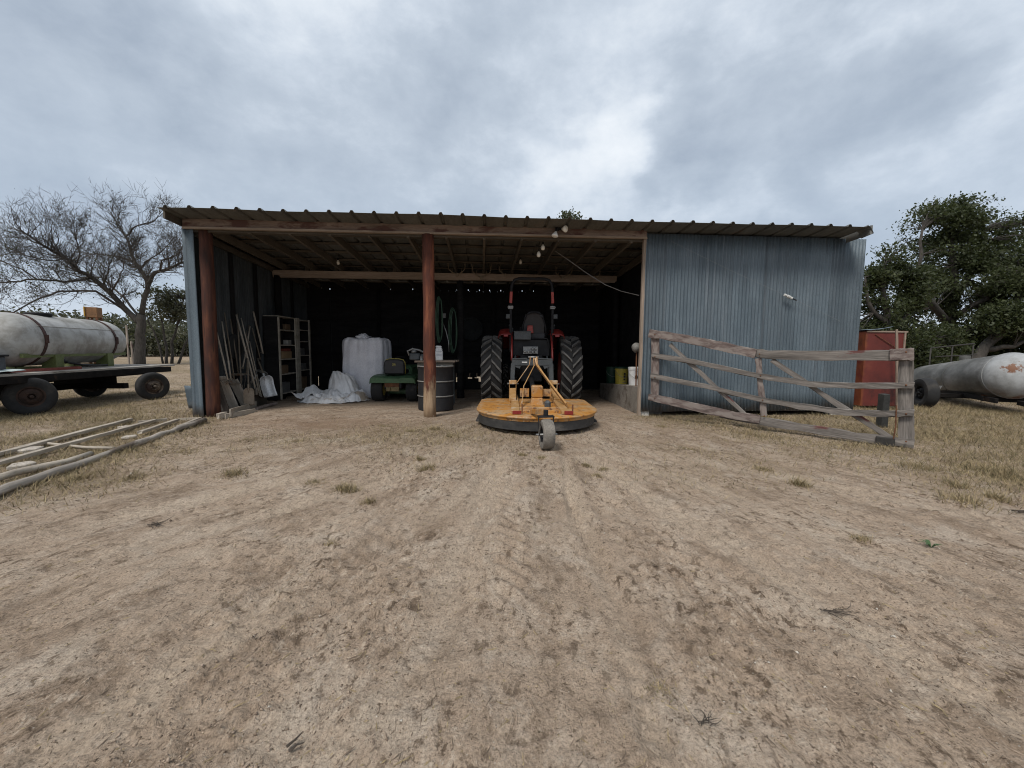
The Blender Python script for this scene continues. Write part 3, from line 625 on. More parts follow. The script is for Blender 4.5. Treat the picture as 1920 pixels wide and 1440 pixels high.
# antlers on the mid beam
m_ant=mat('antler',(.17,.135,.095),(.30,.25,.185),12.,rough=.8)
def antlers(px,py,s,label,single=False,flip=1):
    q=SF(px,py,2.80); o=thing('deer_antlers',label,'antlers',M=SH@Matrix.Translation(q),group='antlers nailed to the middle beam')
    b=MB(); b.box((0,0,.01),(.07*s,.03,.09*s),top=.6); b.build('skull_plate',m_ant,o,bevel=.008)
    for sd in ((flip,) if single else (-1,1)):
        b=MB(); main=[V((sd*.03,-.01,.03)),V((sd*.11,-.03,.06)),V((sd*.19,-.10,.12)),V((sd*.21,-.18,.20)),V((sd*.16,-.24,.27))]
        main=[p*s for p in main]; b.tube(main,[.014,.013,.011,.008,.003],7)
        for i,(l,h) in enumerate(((1,.12),(2,.16),(3,.12))):
            b.tube([main[l],main[l]+V((sd*.01,-.03,h*.6))*s,main[l]+V((-sd*.02,-.03,h))*s],[.008,.006,.002],6)
        b.build('antler',m_ant,o,smooth=True)
antlers(857,516,1.0,'pair of pale antlers on the middle beam, nearest the dark inner post')
antlers(903,522,1.1,'widest pair of antlers on the middle beam, with pale skull plate')
antlers(948,516,.8,'half rack of antler on the beam left of the tractor roll bar',True,-1)
antlers(1055,523,1.0,'pair of dark antlers on the beam just right of the tractor roll bar')
antlers(1108,527,.9,'single curved antler at the right end of the middle beam',True)
# ================================================================ tractor
m_red=mat('tractor_red',(.13,.012,.010),(.20,.020,.016),3.,rough=.45,bump=.05,fine=.15)
m_redworn=mat('faded_red',(.26,.045,.035),(.38,.08,.06),6.,rough=.6,bump=.1)
m_tgrey=mat('hitch_grey',(.042,.048,.052),(.080,.088,.092),5.,rough=.6,bump=.1,spot=(.18,.17,.16),spot_lo=.62,spot_hi=.7)
m_tyre=mat('dusty_tyre',(.010,.010,.011),(.022,.021,.020),6.,rough=.85,bump=.2,spot=(.05,.043,.036),spot_lo=.55,spot_hi=.75)
m_lug=mat('scuffed_lugs',(.075,.071,.066),(.15,.142,.132),9.,rough=.8,bump=.2)
m_seat=mat('seat_vinyl',(.014,.014,.016),(.026,.026,.030),9.,rough=.55,bump=.1)
TX,TY=.42,9.62
tr=thing('tractor','red and black farm tractor with tall cleated rear tyres and folding roll bar','tractor',(TX,TY,0),R(0.))
def tyre_mb(Ro,W,Rr,lugs=0,lugh=.04,n=48,sq=.30):
    """tyre about local X axis: casing and lugs"""
    M=RY(90); prof=[(Rr,-W*.36),(Rr+.03,-W*.46),(Ro-(Ro-Rr)*.45,-W*.5),(Ro-(Ro-Rr)*.12,-W*.46),(Ro-(lugh if lugs else 0),-W*.30),(Ro-(lugh if lugs else 0)+.004,0),(Ro-(lugh if lugs else 0),W*.30),(Ro-(Ro-Rr)*.12,W*.46),(Ro-(Ro-Rr)*.45,W*.5),(Rr+.03,W*.46),(Rr,W*.36)]
    b=MB(); b.lathe(prof,n,M,close=False)
    lm=None
    if lugs:
        lm=MB()
        for k in range(lugs):
            for sd in(-1,1):
                a0=2*PI*(k+(.5 if sd>0 else 0))/lugs; da=2*PI/lugs*.95; rows=[]
                for i in range(6):
                    u=i/5; x=sd*(W*.02+u*W*.47); a=a0-da*u*1.05
                    ro=Ro-(0 if u<.75 else (u-.75)*.16)-.003; ri=Ro-lugh*1.5-(u>.7)*.03; hw=(.020+.012*u)/Ro
                    if i==0: hw*=1.6
                    for (r,dd) in((ri,-hw*1.3),(ro,-hw),(ro,hw),(ri,hw*1.3)):
                        aa=a+dd; rows.append(V((x,-math.sin(aa)*r,math.cos(aa)*r)))
                fs=[(0,1,2,3),(20,23,22,21)]
                for i in range(5):
                    for j in range(3): q=4*i+j; fs.append((q,q+1,q+5,q+4))
                lm.add(rows,fs)
    return b,lm
def wheel(name,parent,M,Ro,W,Rr,mr,lugs=0,lugh=.04,label=None,disc=.0,holes=0,mt=None,mlug=None,bolts=5):
    fr=FR[parent]@M; b,lm=tyre_mb(Ro,W,Rr,lugs,lugh)
    rim=MB(); A=RY(90)
    rim.lathe([(Rr+.012,-W*.42),(Rr-.01,-W*.40),(Rr-.03,-W*.2),(Rr-.03,W*.2),(Rr-.01,W*.40),(Rr+.012,W*.42)],32,A,close=False)
    rim.lathe([(0,disc-.012),(Rr*.25,disc-.012),(Rr*.3,disc+.03),(Rr*.55,disc+.03),(Rr*.97,disc-.03),(Rr*.97,disc-.05),(0,disc-.05)],32,A)
    rim.lathe([(0,disc+.09),(Rr*.16,disc+.08),(Rr*.19,disc-.02),(0,disc-.02)],14,A)
    for k in range(bolts):
        a=2*PI*k/bolts; rim.lathe([(.016,0),(.016,.05),(0,.052)],6,A@TR(Rr*.42*math.cos(a),Rr*.42*math.sin(a),disc+.01))
    w=rim.build(name,mr,parent,fr,auto=35)
    if label: w['label']=label
    ty=b.build('tyre',mt or m_tyre,w,fr,auto=50)
    if lm: lm.build('tread_lugs',mlug or m_lug,w,fr)
    return w
for sd in(-1,1):
    wheel('rear_wheel',tr,TR(sd*.87,0,.785)@RZ(0 if sd>0 else 180),.79,.46,.42,m_redworn,20,.055,disc=.05)
    wheel('front_wheel',tr,TR(sd*.62,2.0,.42)@RZ(0 if sd>0 else 180),.42,.28,.22,m_redworn,16,.03,disc=.03)
# fenders: curved over the inner half of each tyre
for sd in(-1,1):
    b=MB(); sec=[(.43,-.05),(.46,-.005),(.52,.0),(.62,-.005),(.69,-.025),(.72,-.06),(.73,-.10)]
    def fn(u,vv,sd=sd):
        a=R(150-92*u); k=vv*(len(sec)-1); i=min(int(k),len(sec)-2); f=k-i; x=sec[i][0]+(sec[i+1][0]-sec[i][0])*f; dz=sec[i][1]+(sec[i+1][1]-sec[i][1])*f
        r=.885+dz; return V((sd*x,-math.cos(a)*r*.98,.79+math.sin(a)*r*1.06))
    b.grid(fn,22,13); b.tube([V((sd*.43,-math.cos(R(a_))*.885*.98,.79+math.sin(R(a_))*.84*1.06)) for a_ in range(70,14,-6)],.016,6)
    b.build('fender',m_red,tr,smooth=True,solid=.014)
    b=MB(); b.box((sd*.43,.15,1.15),(.02,1.25,.90)); b.build('fender_panel',m_blacksteel,tr,bevel=.01)
    b=MB(); b.box((sd*.56,-.50,1.56),(.10,.04,.05)); b.build('tail_lamp',mat('lamp_red',(.20,.01,.01),(.25,.02,.02),5.,rough=.3,bump=0) if sd<0 else bpy.data.materials['lamp_red'],tr,bevel=.008)
b=MB(); b.box((0,1.05,1.05),(.52,2.15,.42)); b.box((0,1.95,1.18),(.62,1.0,.62)); b.box((0,2.5,1.1),(.56,.14,.72)); b.build('hood',m_red,tr,bevel=.05)
b=MB(); b.box((0,.30,.82),(.46,1.9,.50)); b.box((0,-.32,.90),(.50,.34,.52)); b.box((0,1.6,.62),(.40,1.2,.3)); b.lathe([(.12,-.52),(.16,-.50),(.16,.52),(.12,.52)],18,TR(0,0,.775)@RY(90)); b.build('transmission',m_blacksteel,tr,bevel=.02)
b=MB(); b.box((0,-.02,1.36),(.80,.86,.06)); b.box((0,-.45,1.30),(.80,.03,.36)); b.build('platform',m_blacksteel,tr,bevel=.012)
b=MB(); b.box((-.20,-.50,1.56),(.36,.14,.17)); b.box((-.20,-.50,1.65),(.38,.16,.02)); b.build('tool_box',m_tgrey,tr,bevel=.006)
b=MB(); b.bar((-.02,-.485,1.52),(.34,-.485,1.50),.02,.03); b.bar((.34,-.485,1.50),(.40,-.485,1.30),.02,.03); b.build('rear_rail',m_blacksteel,tr)
# seat
b=MB(); b.box((.06,-.02,1.56),(.48,.46,.12)); b.grid(lambda u,vv:V((.06+(u-.5)*.46*(1-.25*vv**3),-.24+.06*abs(u-.5)*0-.10*vv,1.62+.46*math.sin(vv*PI/2)*(1-.25*(2*u-1)**4))),10,8)
s_=b.build('seat',m_seat,tr,bevel=.03,solid=.05)
b=MB(); b.tube([V((.06+sx*.27,-.27,1.50+.0)) for sx in(-1,)]+[V((-.20,-.30,1.75)),V((-.12,-.34,2.02)),V((.06,-.36,2.09)),V((.24,-.34,2.02)),V((.32,-.30,1.75)),V((.33,-.27,1.50))],.018,8); b.build('seat_frame',m_blacksteel,s_,smooth=True)
b=MB(); b.grid(lambda u,vv:V((-.03+.11*(u-.5)*(1+.4*(1-vv)),-.36+.03*vv,1.62+.17*vv)),6,6); b.build('seat_cloth',m_redworn,tr,solid=.03,smooth=True)
# steering wheel, dash, levers
b=MB(); M=TR(.02,.62,1.95)@RX(-35); b.tube([M@V((.2*math.cos(a),.2*math.sin(a),0)) for a in [2*PI*i/24 for i in range(25)]],.014,6,caps=False); b.tube([(.02,.62,1.95),(.02,.85,1.5)],.03,8); b.tube([M@V((-.2,0,0)),M@V((.2,0,0))],.012,6); b.build('steering_wheel',m_blacksteel,tr,smooth=True)
b=MB(); b.box((.0,.98,1.62),(.5,.25,.42)); b.build('dashboard',m_blacksteel,tr,bevel=.03)
for x,h in ((-.46,1.80),(-.40,1.72),(.44,1.74),(.50,1.80)):
    b=MB(); b.tube([(x,-.1,1.40),(x*1.05,-.14,h)],.010,6); b.lathe([(0,-.025),(.022,-.01),(.022,.015),(0,.03)],10,TR(x*1.05,-.14,h)); b.build('lever',m_tgrey,tr,smooth=True)
# roll bar: lower posts, hinge, red band, upper hoop
for sd in(-1,1):
    b=MB(); b.bar((sd*.455,-.38,1.20),(sd*.46,-.36,2.16),.055,.075,(1,0,0)); b.build('roll_bar_post',m_blacksteel,tr,bevel=.008)
    b=MB(); b.box((sd*.46,-.36,2.18),(.11,.10,.07)); b.tube([(sd*.40,-.40,2.185),(sd*.53,-.40,2.185)],.014,8); b.build('hinge',m_steel,tr,bevel=.006)
    b=MB(); b.bar((sd*.46,-.362,2.27),(sd*.45,-.352,2.52),.062,.078,(1,0,0)); b.build('red_band',mat('band_red',(.30,.035,.025),(.40,.06,.045),5.,rough=.5,bump=0) if sd<0 else bpy.data.materials['band_red'],tr,bevel=.006)
    b=MB(); b.box((sd*.52,-.42,1.98),(.09,.07,.10)); b.build('work_lamp',m_tgrey,tr,bevel=.01)
b=MB(); pts=[V((-.46,-.36,2.16)),V((-.45,-.355,2.58)),V((-.43,-.352,2.70)),V((-.37,-.35,2.775)),V((-.28,-.35,2.80)),V((.28,-.35,2.80)),V((.37,-.35,2.775)),V((.43,-.352,2.70)),V((.45,-.355,2.58)),V((.46,-.36,2.16))]
b.tube(pts,.036,10); b.build('roll_bar_hoop',m_tgrey if 0 else m_blacksteel,tr,smooth=True)
# hydraulic couplers
b=MB()
for x,z in ((.02,1.28),(.09,1.28),(.02,1.21),(.09,1.21),(-.07,1.21),(-.15,1.22)): b.lathe([(.026,0),(.026,.10),(.018,.12),(0,.12)],12,TR(x,-.56,z)@RX(90))
b.box((-.02,-.52,1.245),(.32,.08,.16)); b.build('hydraulic_couplers',m_steel,tr,auto=40)
# hitch frame: grey inverted U with pulled links
hf=MB()
hf.box((0,-.86,.99),(.86,.05,.13)); hf.bar((-.43,-.86,1.06),(-.10,-.86,1.075),.03,.07); hf.bar((.12,-.86,1.075),(.43,-.86,1.06),.03,.07)
for sd in(-1,1): hf.bar((sd*.40,-.86,.97),(sd*.415,-.86,.52),.09,.06,(1,0,0)); hf.bar((sd*.37,-.86,.95),(sd*.24,-.86,.90),.10,.03,(0,0,1))
hf.build('quick_hitch',m_tgrey,tr,bevel=.006)
b=MB(); b.box((-.16,-.89,.995),(.11,.01,.028)); b.build('plate',mat('pale_plate',(.6,.6,.58),(.7,.7,.68),5.,bump=0),tr)
for sd in(-1,1):
    b=MB(); b.bar((sd*.30,-.25,.62),(sd*.41,-.86,.55),.07,.025); b.build('lower_link',m_blacksteel,tr)
    b=MB(); b.tube([(sd*.34,-.4,1.25),(sd*.38,-.62,.60)],.02,8); b.build('lift_rod',m_tgrey,tr,smooth=True)
b=MB(); b.tube([(0,-.45,1.12),(0,-.80,1.06)],.026,8); b.build('top_link',m_blacksteel,tr,smooth=True)
b=MB(); b.tube([(0,-.5,.66),(-.01,-1.2,.56),(-.02,-1.95,.52)],.05,10); b.build('drive_shaft',m_blacksteel,tr,smooth=True)
# ================================================================ rotary cutter
m_yel,t,bb=newmat('cutter_orange'); v=t.coord()
c=t.ramp(t.noise(v,2.2,7,.6),[(.3,(.33,.135,.020)),(.55,(.42,.185,.031)),(.75,(.46,.23,.055))])
c=t.mix(t.ramp(t.noise(v,5.,8,.7),[(.44,0.),(.60,.8)]),c,(.36,.27,.17))
c=t.mix(t.ramp(t.noise(v,11.,8,.7),[(.54,0.),(.62,.85)]),c,(.11,.05,.026))
c=t.mix(t.ramp(t.noise(t.coord((2.,14.,2.)),3.,5,.7),[(.60,0.),(.68,.6)]),c,(.50,.40,.28))
t.link(c,bb.inputs['Base Color']); bb.inputs['Roughness'].default_value=.55; t.link(t.bump(t.noise(v,20.,5),.15,.004),bb.inputs['Normal'])
m_yel2=mat('cutter_frame_paint',(.33,.17,.05),(.46,.28,.13),6.,rough=.5,bump=.1,spot=(.50,.42,.32),spot_lo=.55,spot_hi=.66)
m_skirt=mat('scraped_skirt',(.020,.020,.021),(.05,.048,.045),6.,(1,1,2),rough=.7,spot=(.11,.10,.09),spot_lo=.58,spot_hi=.7)
CXc=.415
cut=thing('rotary_cutter','yellow orange rotary mower deck with A frame and tail wheel behind the tractor','rotary cutter',(CXc,7.0,0),0)
def outline(r,n=28,back=1.22,ch=.10):
    p=[(r*math.cos(a),r*math.sin(a)) for a in [PI+PI*i/n for i in range(n+1)]]
    return p+[(r,back-ch*1.4),(r-ch,back),(-r+ch,back),(-r,back-ch*1.4)]
b=MB(); o1=outline(.995);o2=outline(.93,back=1.16); n=len(o1)
zt_=.285
vs=[V((x,y,zt_)) for x,y in o1]; vi=[V((x,y,zt_+.012)) for x,y in o2]; ctr=V((0,.3,zt_+.030))
b.add(vs+vi+[ctr],[(i,(i+1)%n,n+(i+1)%n,n+i) for i in range(n)]+[(n+i,n+(i+1)%n,2*n) for i in range(n)])
dk=b.build('deck',m_yel,cut,smooth=True)
# rolled rim, upper band, lower skirt
b=MB(); b.tube([V((x,y,zt_-.012)) for x,y in o1]+[V((*o1[0],zt_-.012))],.018,8,caps=False); b.build('deck_rim',m_yel,cut,smooth=True)
def band(r0,z0,r1,z1,mat_,name,n=28):
    b=MB(); a=outline(r0);c=outline(r1);m=len(a); b.add([V((*q,z0)) for q in a]+[V((*q,z1)) for q in c],[(i,(i+1)%m,m+(i+1)%m,m+i) for i in range(m)]); return b.build(name,mat_,cut,solid=.008)
band(.985,zt_-.02,.975,.215,m_yel,'side_band'); band(.968,.222,.962,.075,m_skirt,'skirt')
b=MB()
for sd in(-1,1): b=MB(); b.bar((sd*.99,-.1,.075),(sd*.99,1.1,.075),.03,.05); b.build('skid_shoe',m_skirt,cut)
# lengthwise channels with reflectors, cross rib
m_refl=mat('red_reflector',(.18,.012,.010),(.26,.03,.02),5.,rough=.35,bump=0)
for sd in(-1,1):
    x=sd*.30-.02 if sd<0 else .44
    x0=-.36 if sd<0 else .40
    b=MB(); b.box((x0,.20,zt_+.045),(.13,2.0,.055)); b.build('deck_channel',m_yel2,cut,bevel=.006)
    b=MB(); b.box((x0+(.02 if sd<0 else .04),-.815,zt_+.045),(.13,.012,.055)); b.build('reflector',m_refl,cut,bevel=.003)
    b=MB(); b.bar((x0+.1,-.80,zt_+.02),(x0+.1,-.80,zt_+.17),.02,.02,(1,0,0)); b.build('chain_bracket',m_rust,cut)
b=MB(); b.box((.03,-.35,zt_+.035),(.74,.07,.05)); b.box((.03,-.62,zt_+.03),(.72,.05,.04)); b.build('cross_rib',m_yel,cut,bevel=.005)
# clevis brackets at the front
for sd in(-1,1):
    xb=sd*.40+.0
    b=MB()
    for dx in(-.065,.065): b.bar((xb+dx,1.12,zt_),(xb+dx,1.10,.66),.07,.012,(0,1,0))
    b.box((xb,1.10,.63),(.145,.075,.075)); b.bar((xb,.45,zt_+.08),(xb,1.10,zt_+.20),.06,.12,(0,0,1)); b.build('lift_bracket',m_yel2,cut,bevel=.004)
    b=MB(); b.tube([(xb-.11,1.10,.60),(xb+.11,1.10,.60)],.014,8); b.build('hitch_pin',m_steel,cut,smooth=True)
# A frame
ap=V((.0,1.16,1.12))
def flat(name,pts,w=.055,t_=.014,upv=(0,-1,.3),m=m_yel2):
    b=MB()
    for a,c in zip(pts[:-1],pts[1:]): b.bar(a,c,w,t_,upv)
    return b.build(name,m,cut,bevel=.003)
flat('mast_bar',[(-.33,1.10,.60),(-.075,1.12,.97),(-.06,1.16,1.12)]); flat('mast_bar',[(.34,1.10,.58),(.075,1.12,.97),(.06,1.16,1.12)],.06,.03)
flat('brace_bar',[(.0,1.10,1.10),(.01,1.05,.95),(-.20,.55,.60),(-.25,-.1,.36)],.055,.016); flat('brace_bar',[(.03,1.12,1.08),(.06,1.05,.96),(.34,.2,.56),(.48,-.25,.37)],.085,.03)
b=MB(); b.tube([(-.10,1.16,1.115),(.10,1.16,1.115)],.02,10); b.build('mast_pin',m_steel,cut,smooth=True)
b=MB(); b.box((-.19,.42,.50),(.16,.04,.15)); b.build('gusset',m_yel,cut)
b=MB(); b.box((.20,.42,.50),(.18,.04,.13)); b.build('gusset',m_yel,cut)
# gearbox
b=MB(); b.box((.03,.35,.53),(.20,.22,.21)); b.box((.03,.35,.36),(.24,.26,.14),top=.8); b.lathe([(.07,-.05),(.07,.14),(.045,.16)],16,TR(.03,.45,.53)@RX(-90)); b.build('gearbox',m_yel,cut,bevel=.02)
b=MB(); b.box((.18,-.12,.36),(.10,.16,.13)); b.build('oil_canister',m_tgrey,cut,bevel=.03)
# tail wheel
tw=TR(.035,-1.72,0)@RZ(9)
b=MB(); F_=tw
b.bar(F_@V((.0,.95,zt_+.055)),F_@V((0,.30,.44)),.07,.05); b.bar(F_@V((0,.30,.44)),F_@V((0,.10,.455)),.07,.05); b.build('tail_beam',m_yel,cut,bevel=.005)
b=MB(); b.tube([F_@V((0,.06,.40)),F_@V((0,.06,.50))],.032,12); b.box(F_@V((0,.05,.415)),(.21,.09,.02),RZ(9))
for sd in(-1,1): b.bar(F_@V((sd*.098,.05,.42)),F_@V((sd*.098,-.0,.17)),.055,.012,(0,1,0))
b.build('tail_fork',m_blacksteel,cut,bevel=.003)
m_greytyre=mat('dusty_grey_tyre',(.14,.125,.105),(.235,.21,.18),7.,rough=.9,bump=.3,spot=(.07,.062,.055),spot_lo=.55,spot_hi=.7)
wheel('tail_wheel',cut,tw@TR(0,0,.192),.192,.155,.09,m_blacksteel,mt=m_greytyre,disc=.03,bolts=4)
b=MB(); b.tube([F_@V((-.14,0,.19)),F_@V((.14,0,.19))],.013,8); b.build('axle_bolt',m_steel,cut,smooth=True)
# ================================================================ riding mower
m_grn=mat('mower_green',(.050,.115,.055),(.085,.165,.085),4.,rough=.5,bump=.05,spot=(.12,.16,.10),spot_lo=.62,spot_hi=.72)
m_yelseat=mat('yellow_seat_edge',(.36,.28,.05),(.48,.39,.10),5.,rough=.5,bump=0)
mo=thing('riding_mower','green riding lawn mower with yellow edged black seat, parked rear out','riding mower',M=SH@TR(3.10,2.35,0)@RZ(-3))
for sd in(-1,1):
    wheel('rear_wheel',mo,TR(sd*.41,.0,.27)@RZ(0 if sd>0 else 180),.275,.28,.13,m_yelseat,disc=.05,mt=m_tyre)
    wheel('front_wheel',mo,TR(sd*.40,1.25,.19)@RZ(0 if sd>0 else 180),.19,.16,.09,m_yelseat,disc=.03)
b=MB(); sec=[(-.56,.47),(-.55,.57),(-.50,.605),(-.22,.60),(-.18,.585),(.18,.585),(.22,.60),(.50,.605),(.55,.57),(.56,.47)]
b.grid(lambda u,vv:(lambda k:V((sec[k][0]*(1-.06*(1-vv)),-.34+.95*vv,sec[k][1]+.02*math.sin(vv*PI)-(.0 if vv>.02 else .03))))(round(u*9)),10,10)
b.add([V((x*.94,-.345,z-.02)) for x,z in sec]+[V((x*.9,-.33,.46)) for x,z in sec],[(i,i+1,11+i,10+i) for i in range(9)])
fe=b.build('fender',m_grn,mo,smooth=False,solid=.02,bevel=.0)
b=MB(); b.box((0,.15,.40),(.42,.9,.18)); b.box((0,1.15,.42),(.36,.5,.2)); b.build('chassis',m_blacksteel,mo,bevel=.02)
b=MB(); b.box((-.02,-.30,.42),(.34,.03,.12)); b.build('rear_plate',m_rust,mo,bevel=.006)
b=MB(); b.box((0,-.32,.315),(.30,.05,.10)); b.box((-.06,-.35,.33),(.035,.05,.07)); b.build('hitch_plate',mat('brass_brown',(.12,.085,.035),(.2,.15,.06),6.,rough=.6),mo,bevel=.006)
b=MB(); prof=[(-.24,.655),(-.25,.80),(-.235,.93),(-.20,.985),(-.10,1.01),(.10,1.01),(.20,.985),(.235,.93),(.25,.80),(.24,.655)]
b.prism(prof,-.05,.05,TR(0,-.13,0)@RX(90)@Matrix.Scale(1,4)); b.box((0,.10,.70),(.48,.44,.11))
se=b.build('seat',m_seat,mo,bevel=.025)
b=MB(); b.tube([V((x*1.01,-.135+.035,z+.004)) for x,z in prof[2:]],.014,6); b.build('seat_trim',m_yelseat,se,smooth=True)
# emblem on the seat back: small rounded badge outline with a leaping animal shape
b=MB(); q=[(-.045,-.04),(.045,-.04),(.055,.0),(.045,.045),(-.045,.045),(-.055,0)]
b.tube([V((x*.7,-.185,.88+z*.7)) for x,z in q+[q[0]]],.004,5,caps=False)
b.prism([(.7*x_,.7*y_) for x_,y_ in [(-.035,-.018),(-.02,.004),(-.002,.008),(.012,.014),(.020,.034),(.030,.030),(.026,.014),(.036,-.008),(.026,-.002),(.012,-.006),(-.006,-.008),(-.022,-.022)]],0,.006,TR(0,-.181,.88)@RX(90)); b.build('badge',mat('badge_yellow',(.42,.36,.10),(.5,.44,.16),5.,bump=0),se)
b=MB(); b.bar((0,.62,.58),(0,.58,.92),.16,.10,(1,0,0)); b.build('steering_column',m_blacksteel,mo,bevel=.02)
b=MB(); M=TR(0,.55,.97)@RX(-30); b.tube([M@V((.17*math.cos(a),.17*math.sin(a),0)) for a in [2*PI*i/20 for i in range(21)]],.013,6,caps=False); b.tube([M@V((-.17,0,0)),M@V((.17,0,0))],.01,6); b.build('steering_wheel',m_blacksteel,mo,smooth=True)
b=MB(); b.box((0,1.15,.66),(.46,.95,.32)); b.build('hood',m_grn,mo,bevel=.06)
b=MB(); b.box((0,.62,.20),(1.02,.72,.13)); b.build('cutting_deck',m_grn,mo,bevel=.04)
# ================================================================ flatbed wagon with sprayer tank
m_deckw=mat('wagon_deck_wood',(.22,.20,.175),(.42,.39,.35),7.,(1,.12,1),rough=.9,bump=.5,spot=(.10,.085,.07))
m_wagon=mat('dark_wagon_frame',(.008,.0075,.007),(.020,.017,.016),6.,spec=.12,rough=.9,spot=(.06,.035,.022),spot_lo=.6,spot_hi=.7)
m_rimrust=mat('rusty_rim',(.020,.012,.009),(.055,.028,.018),8.,rough=.9)
WM=Matrix.Translation(V((-8.88,8.45,0)))@RZ(5.5)
wa=thing('flatbed_wagon','four wheeled farm wagon with dark frame and pale worn board deck','wagon',M=WM)
# local: x<0 away from the shed, near edge x=0, y -3..2.95
b=MB(); 
for i in range(9): b.bar((-.11-.215*i,-3.0+ru(-.06,.02),.755),(-.11-.215*i,2.86+ru(-.06,.1),.762),.205,.04,(1,0,0),seg=14,jit=.004)
b.build('deck_boards',m_deckw,wa)
b=MB()
for x in(-.03,-1.95): b.bar((x,-2.98,.665),(x,2.7,.665),.13,.07)
for x in(-.6,-1.35): b.bar((x,-2.98,.60),(x,2.8,.60),.14,.09)
for y in(-2.9,-1.6,-.5,.6,1.7,2.7): b.bar((-1.95,y,.66),(-.03,y,.66),.12,.07)
b.build('frame',m_wagon,wa,bevel=.006)
b=MB(); b.bar((-.98,-.9,.36),(-.98,1.35,.36),.12,.12)
for y in(-.9,1.35): b.bar((-1.9,y,.34),(-.1,y,.34),.12,.14); b.bar((-1.6,y,.48),(-.35,y,.48),.16,.14)
b.build('axle',m_wagon,wa,bevel=.008)
for (px,py,dd,rz,r_) in((55,779,-.0,-38,.345),(285,750,0,-30,.325),(168,745,0,-26,.325),(-60,772,0,8,.345)):
    q=WM.inverted()@G(px,py,0) if px>0 else V((-1.95,-.9,0))
    q=V((q.x,q.y+.05,0))
    wheel('wheel',wa,TR(q.x,q.y,r_)@RZ(rz),r_,.18,.175,m_rimrust if py>760 else mat('pale_hub',(.10,.07,.05),(.22,.18,.14),8.,spot=(.03,.016,.011),spot_lo=.42,spot_hi=.55) if 'pale_hub' not in bpy.data.materials else bpy.data.materials['pale_hub'],disc=.06,mt=m_tyre)
b=MB(); b.bar((-.98,-2.9,.40),(-.98,-4.2,.3),.08,.08); b.build('tongue',m_wagon,wa)
# tank
m_poly,t,bb=newmat('grimy_white_poly'); v=t.coord((1,1,1))
c=t.ramp(t.noise(t.coord((1.2,.35,.8)),3.,8,.65),[(.30,(.20,.19,.165)),(.48,(.35,.342,.32)),(.66,(.46,.452,.435))])
c=t.mix(t.ramp(t.noise(t.coord((.6,1.5,1.2)),2.,7,.7),[(.48,0.),(.62,.65)]),c,(.17,.15,.125))
t.link(c,bb.inputs['Base Color']); bb.inputs['Roughness'].default_value=.55
T0=V((-9.56,7.75,1.385));T1=V((-10.36,10.55,1.385)); TM=along(T0,T1); Lk=(T1-T0).length
TB=Matrix.Translation(V((T0.x,T0.y,0)))@Matrix.Rotation(math.atan2((T1-T0).y,(T1-T0).x),4,'Z')
tk=thing('sprayer_tank','grimy white horizontal tank with two rusty straps on green legs on the wagon','tank',M=Matrix.Translation(V((0,0,.784)))@TB)
rt_=.51; b=MB(); prof=[(0,-.30),(.16,-.285),(.30,-.24),(.42,-.15),(.485,-.05),(rt_,.06)]+[(rt_+(.006 if i%2 else 0),.06+(Lk-.12)*i/14) for i in range(1,14)]+[(rt_,Lk-.06),(.485,Lk+.05),(.42,Lk+.15),(.30,Lk+.24),(.16,Lk+.285),(0,Lk+.30)]
b.lathe(prof,48,TM@RY(90)); b.tube([TM@V((.25,-rt_*.86-.006,.27)),TM@V((Lk-.1,-rt_*.86-.006,.27))],.006,6); b.build('tank_shell',m_poly,tk,Matrix(),smooth=True)
m_strap=mat('rusty_strap',(.030,.014,.012),(.075,.035,.027),9.,rough=.85)
def strap(x):
    b=MB(); n=40
    b.grid(lambda u,vv:TM@V((x-.035+.07*vv,(rt_+.012)*math.cos(2*PI*u),(rt_+.012)*math.sin(2*PI*u))),n,2,closeu=True); b.box(TM@V((x,-rt_-.012,.02)),(.05,.05,.16),RZ(-16)); b.build('strap',m_strap,tk,Matrix(),solid=.01)
strap(.33); strap(Lk-.42)
m_olv=mat('green_cradle_paint',(.080,.10,.026),(.135,.155,.05),5.,rough=.7,spot=(.05,.035,.02),spot_lo=.6,spot_hi=.7)
for x in(.75,Lk-.55):
    b=MB()
    for sy in(-1,1): b.box(TM@V((x,sy*.33,-.445)),(.22,.24,.31),RZ(106)); 
    b.box(TM@V((x,0,-.565)),(.18,.9,.06),RZ(106)); b.build('cradle_leg',m_olv,tk,Matrix(),bevel=.006)
b=MB()
for sy in(-1,1): b.bar(TM@V((-.1,sy*.40,-.30)),TM@V((Lk+.1,sy*.40,-.30)),.08,.05)
b.build('cradle_rail',m_olv,tk,Matrix())
b=MB(); b.lathe([(.05,0),(.05,.06),(.03,.07),(.03,.12)],12,TM@TR(.9,-.36,-.40)@RX(120)); b.tube([TM@V((.9,-.47,-.46)),TM@V((1.2,-.55,-.52)),TM@V((1.7,-.50,-.56)),TM@V((2.3,-.42,-.57))],.022,8); b.build('outlet_hose',m_blacksteel,tk,Matrix(),smooth=True)
b=MB(); b.lathe([(.2,0),(.21,.02),(.21,.05),(.19,.07),(0,.075)],22,TM@TR(1.0,0,rt_-.012)); b.build('tank_lid',m_blacksteel,tk,Matrix(),auto=40)
plank('red_plank',V((-.36,-.9,.805)),V((-.42,.55,.805)),.14,.05,mat('red_board',(.16,.03,.02),(.24,.06,.04),6.,rough=.8),None,frame=WM,upv=(1,0,0)); o=bpy.data.objects['red_plank']; tag(o,'dull red board lying on the wagon deck under the white tank','board')
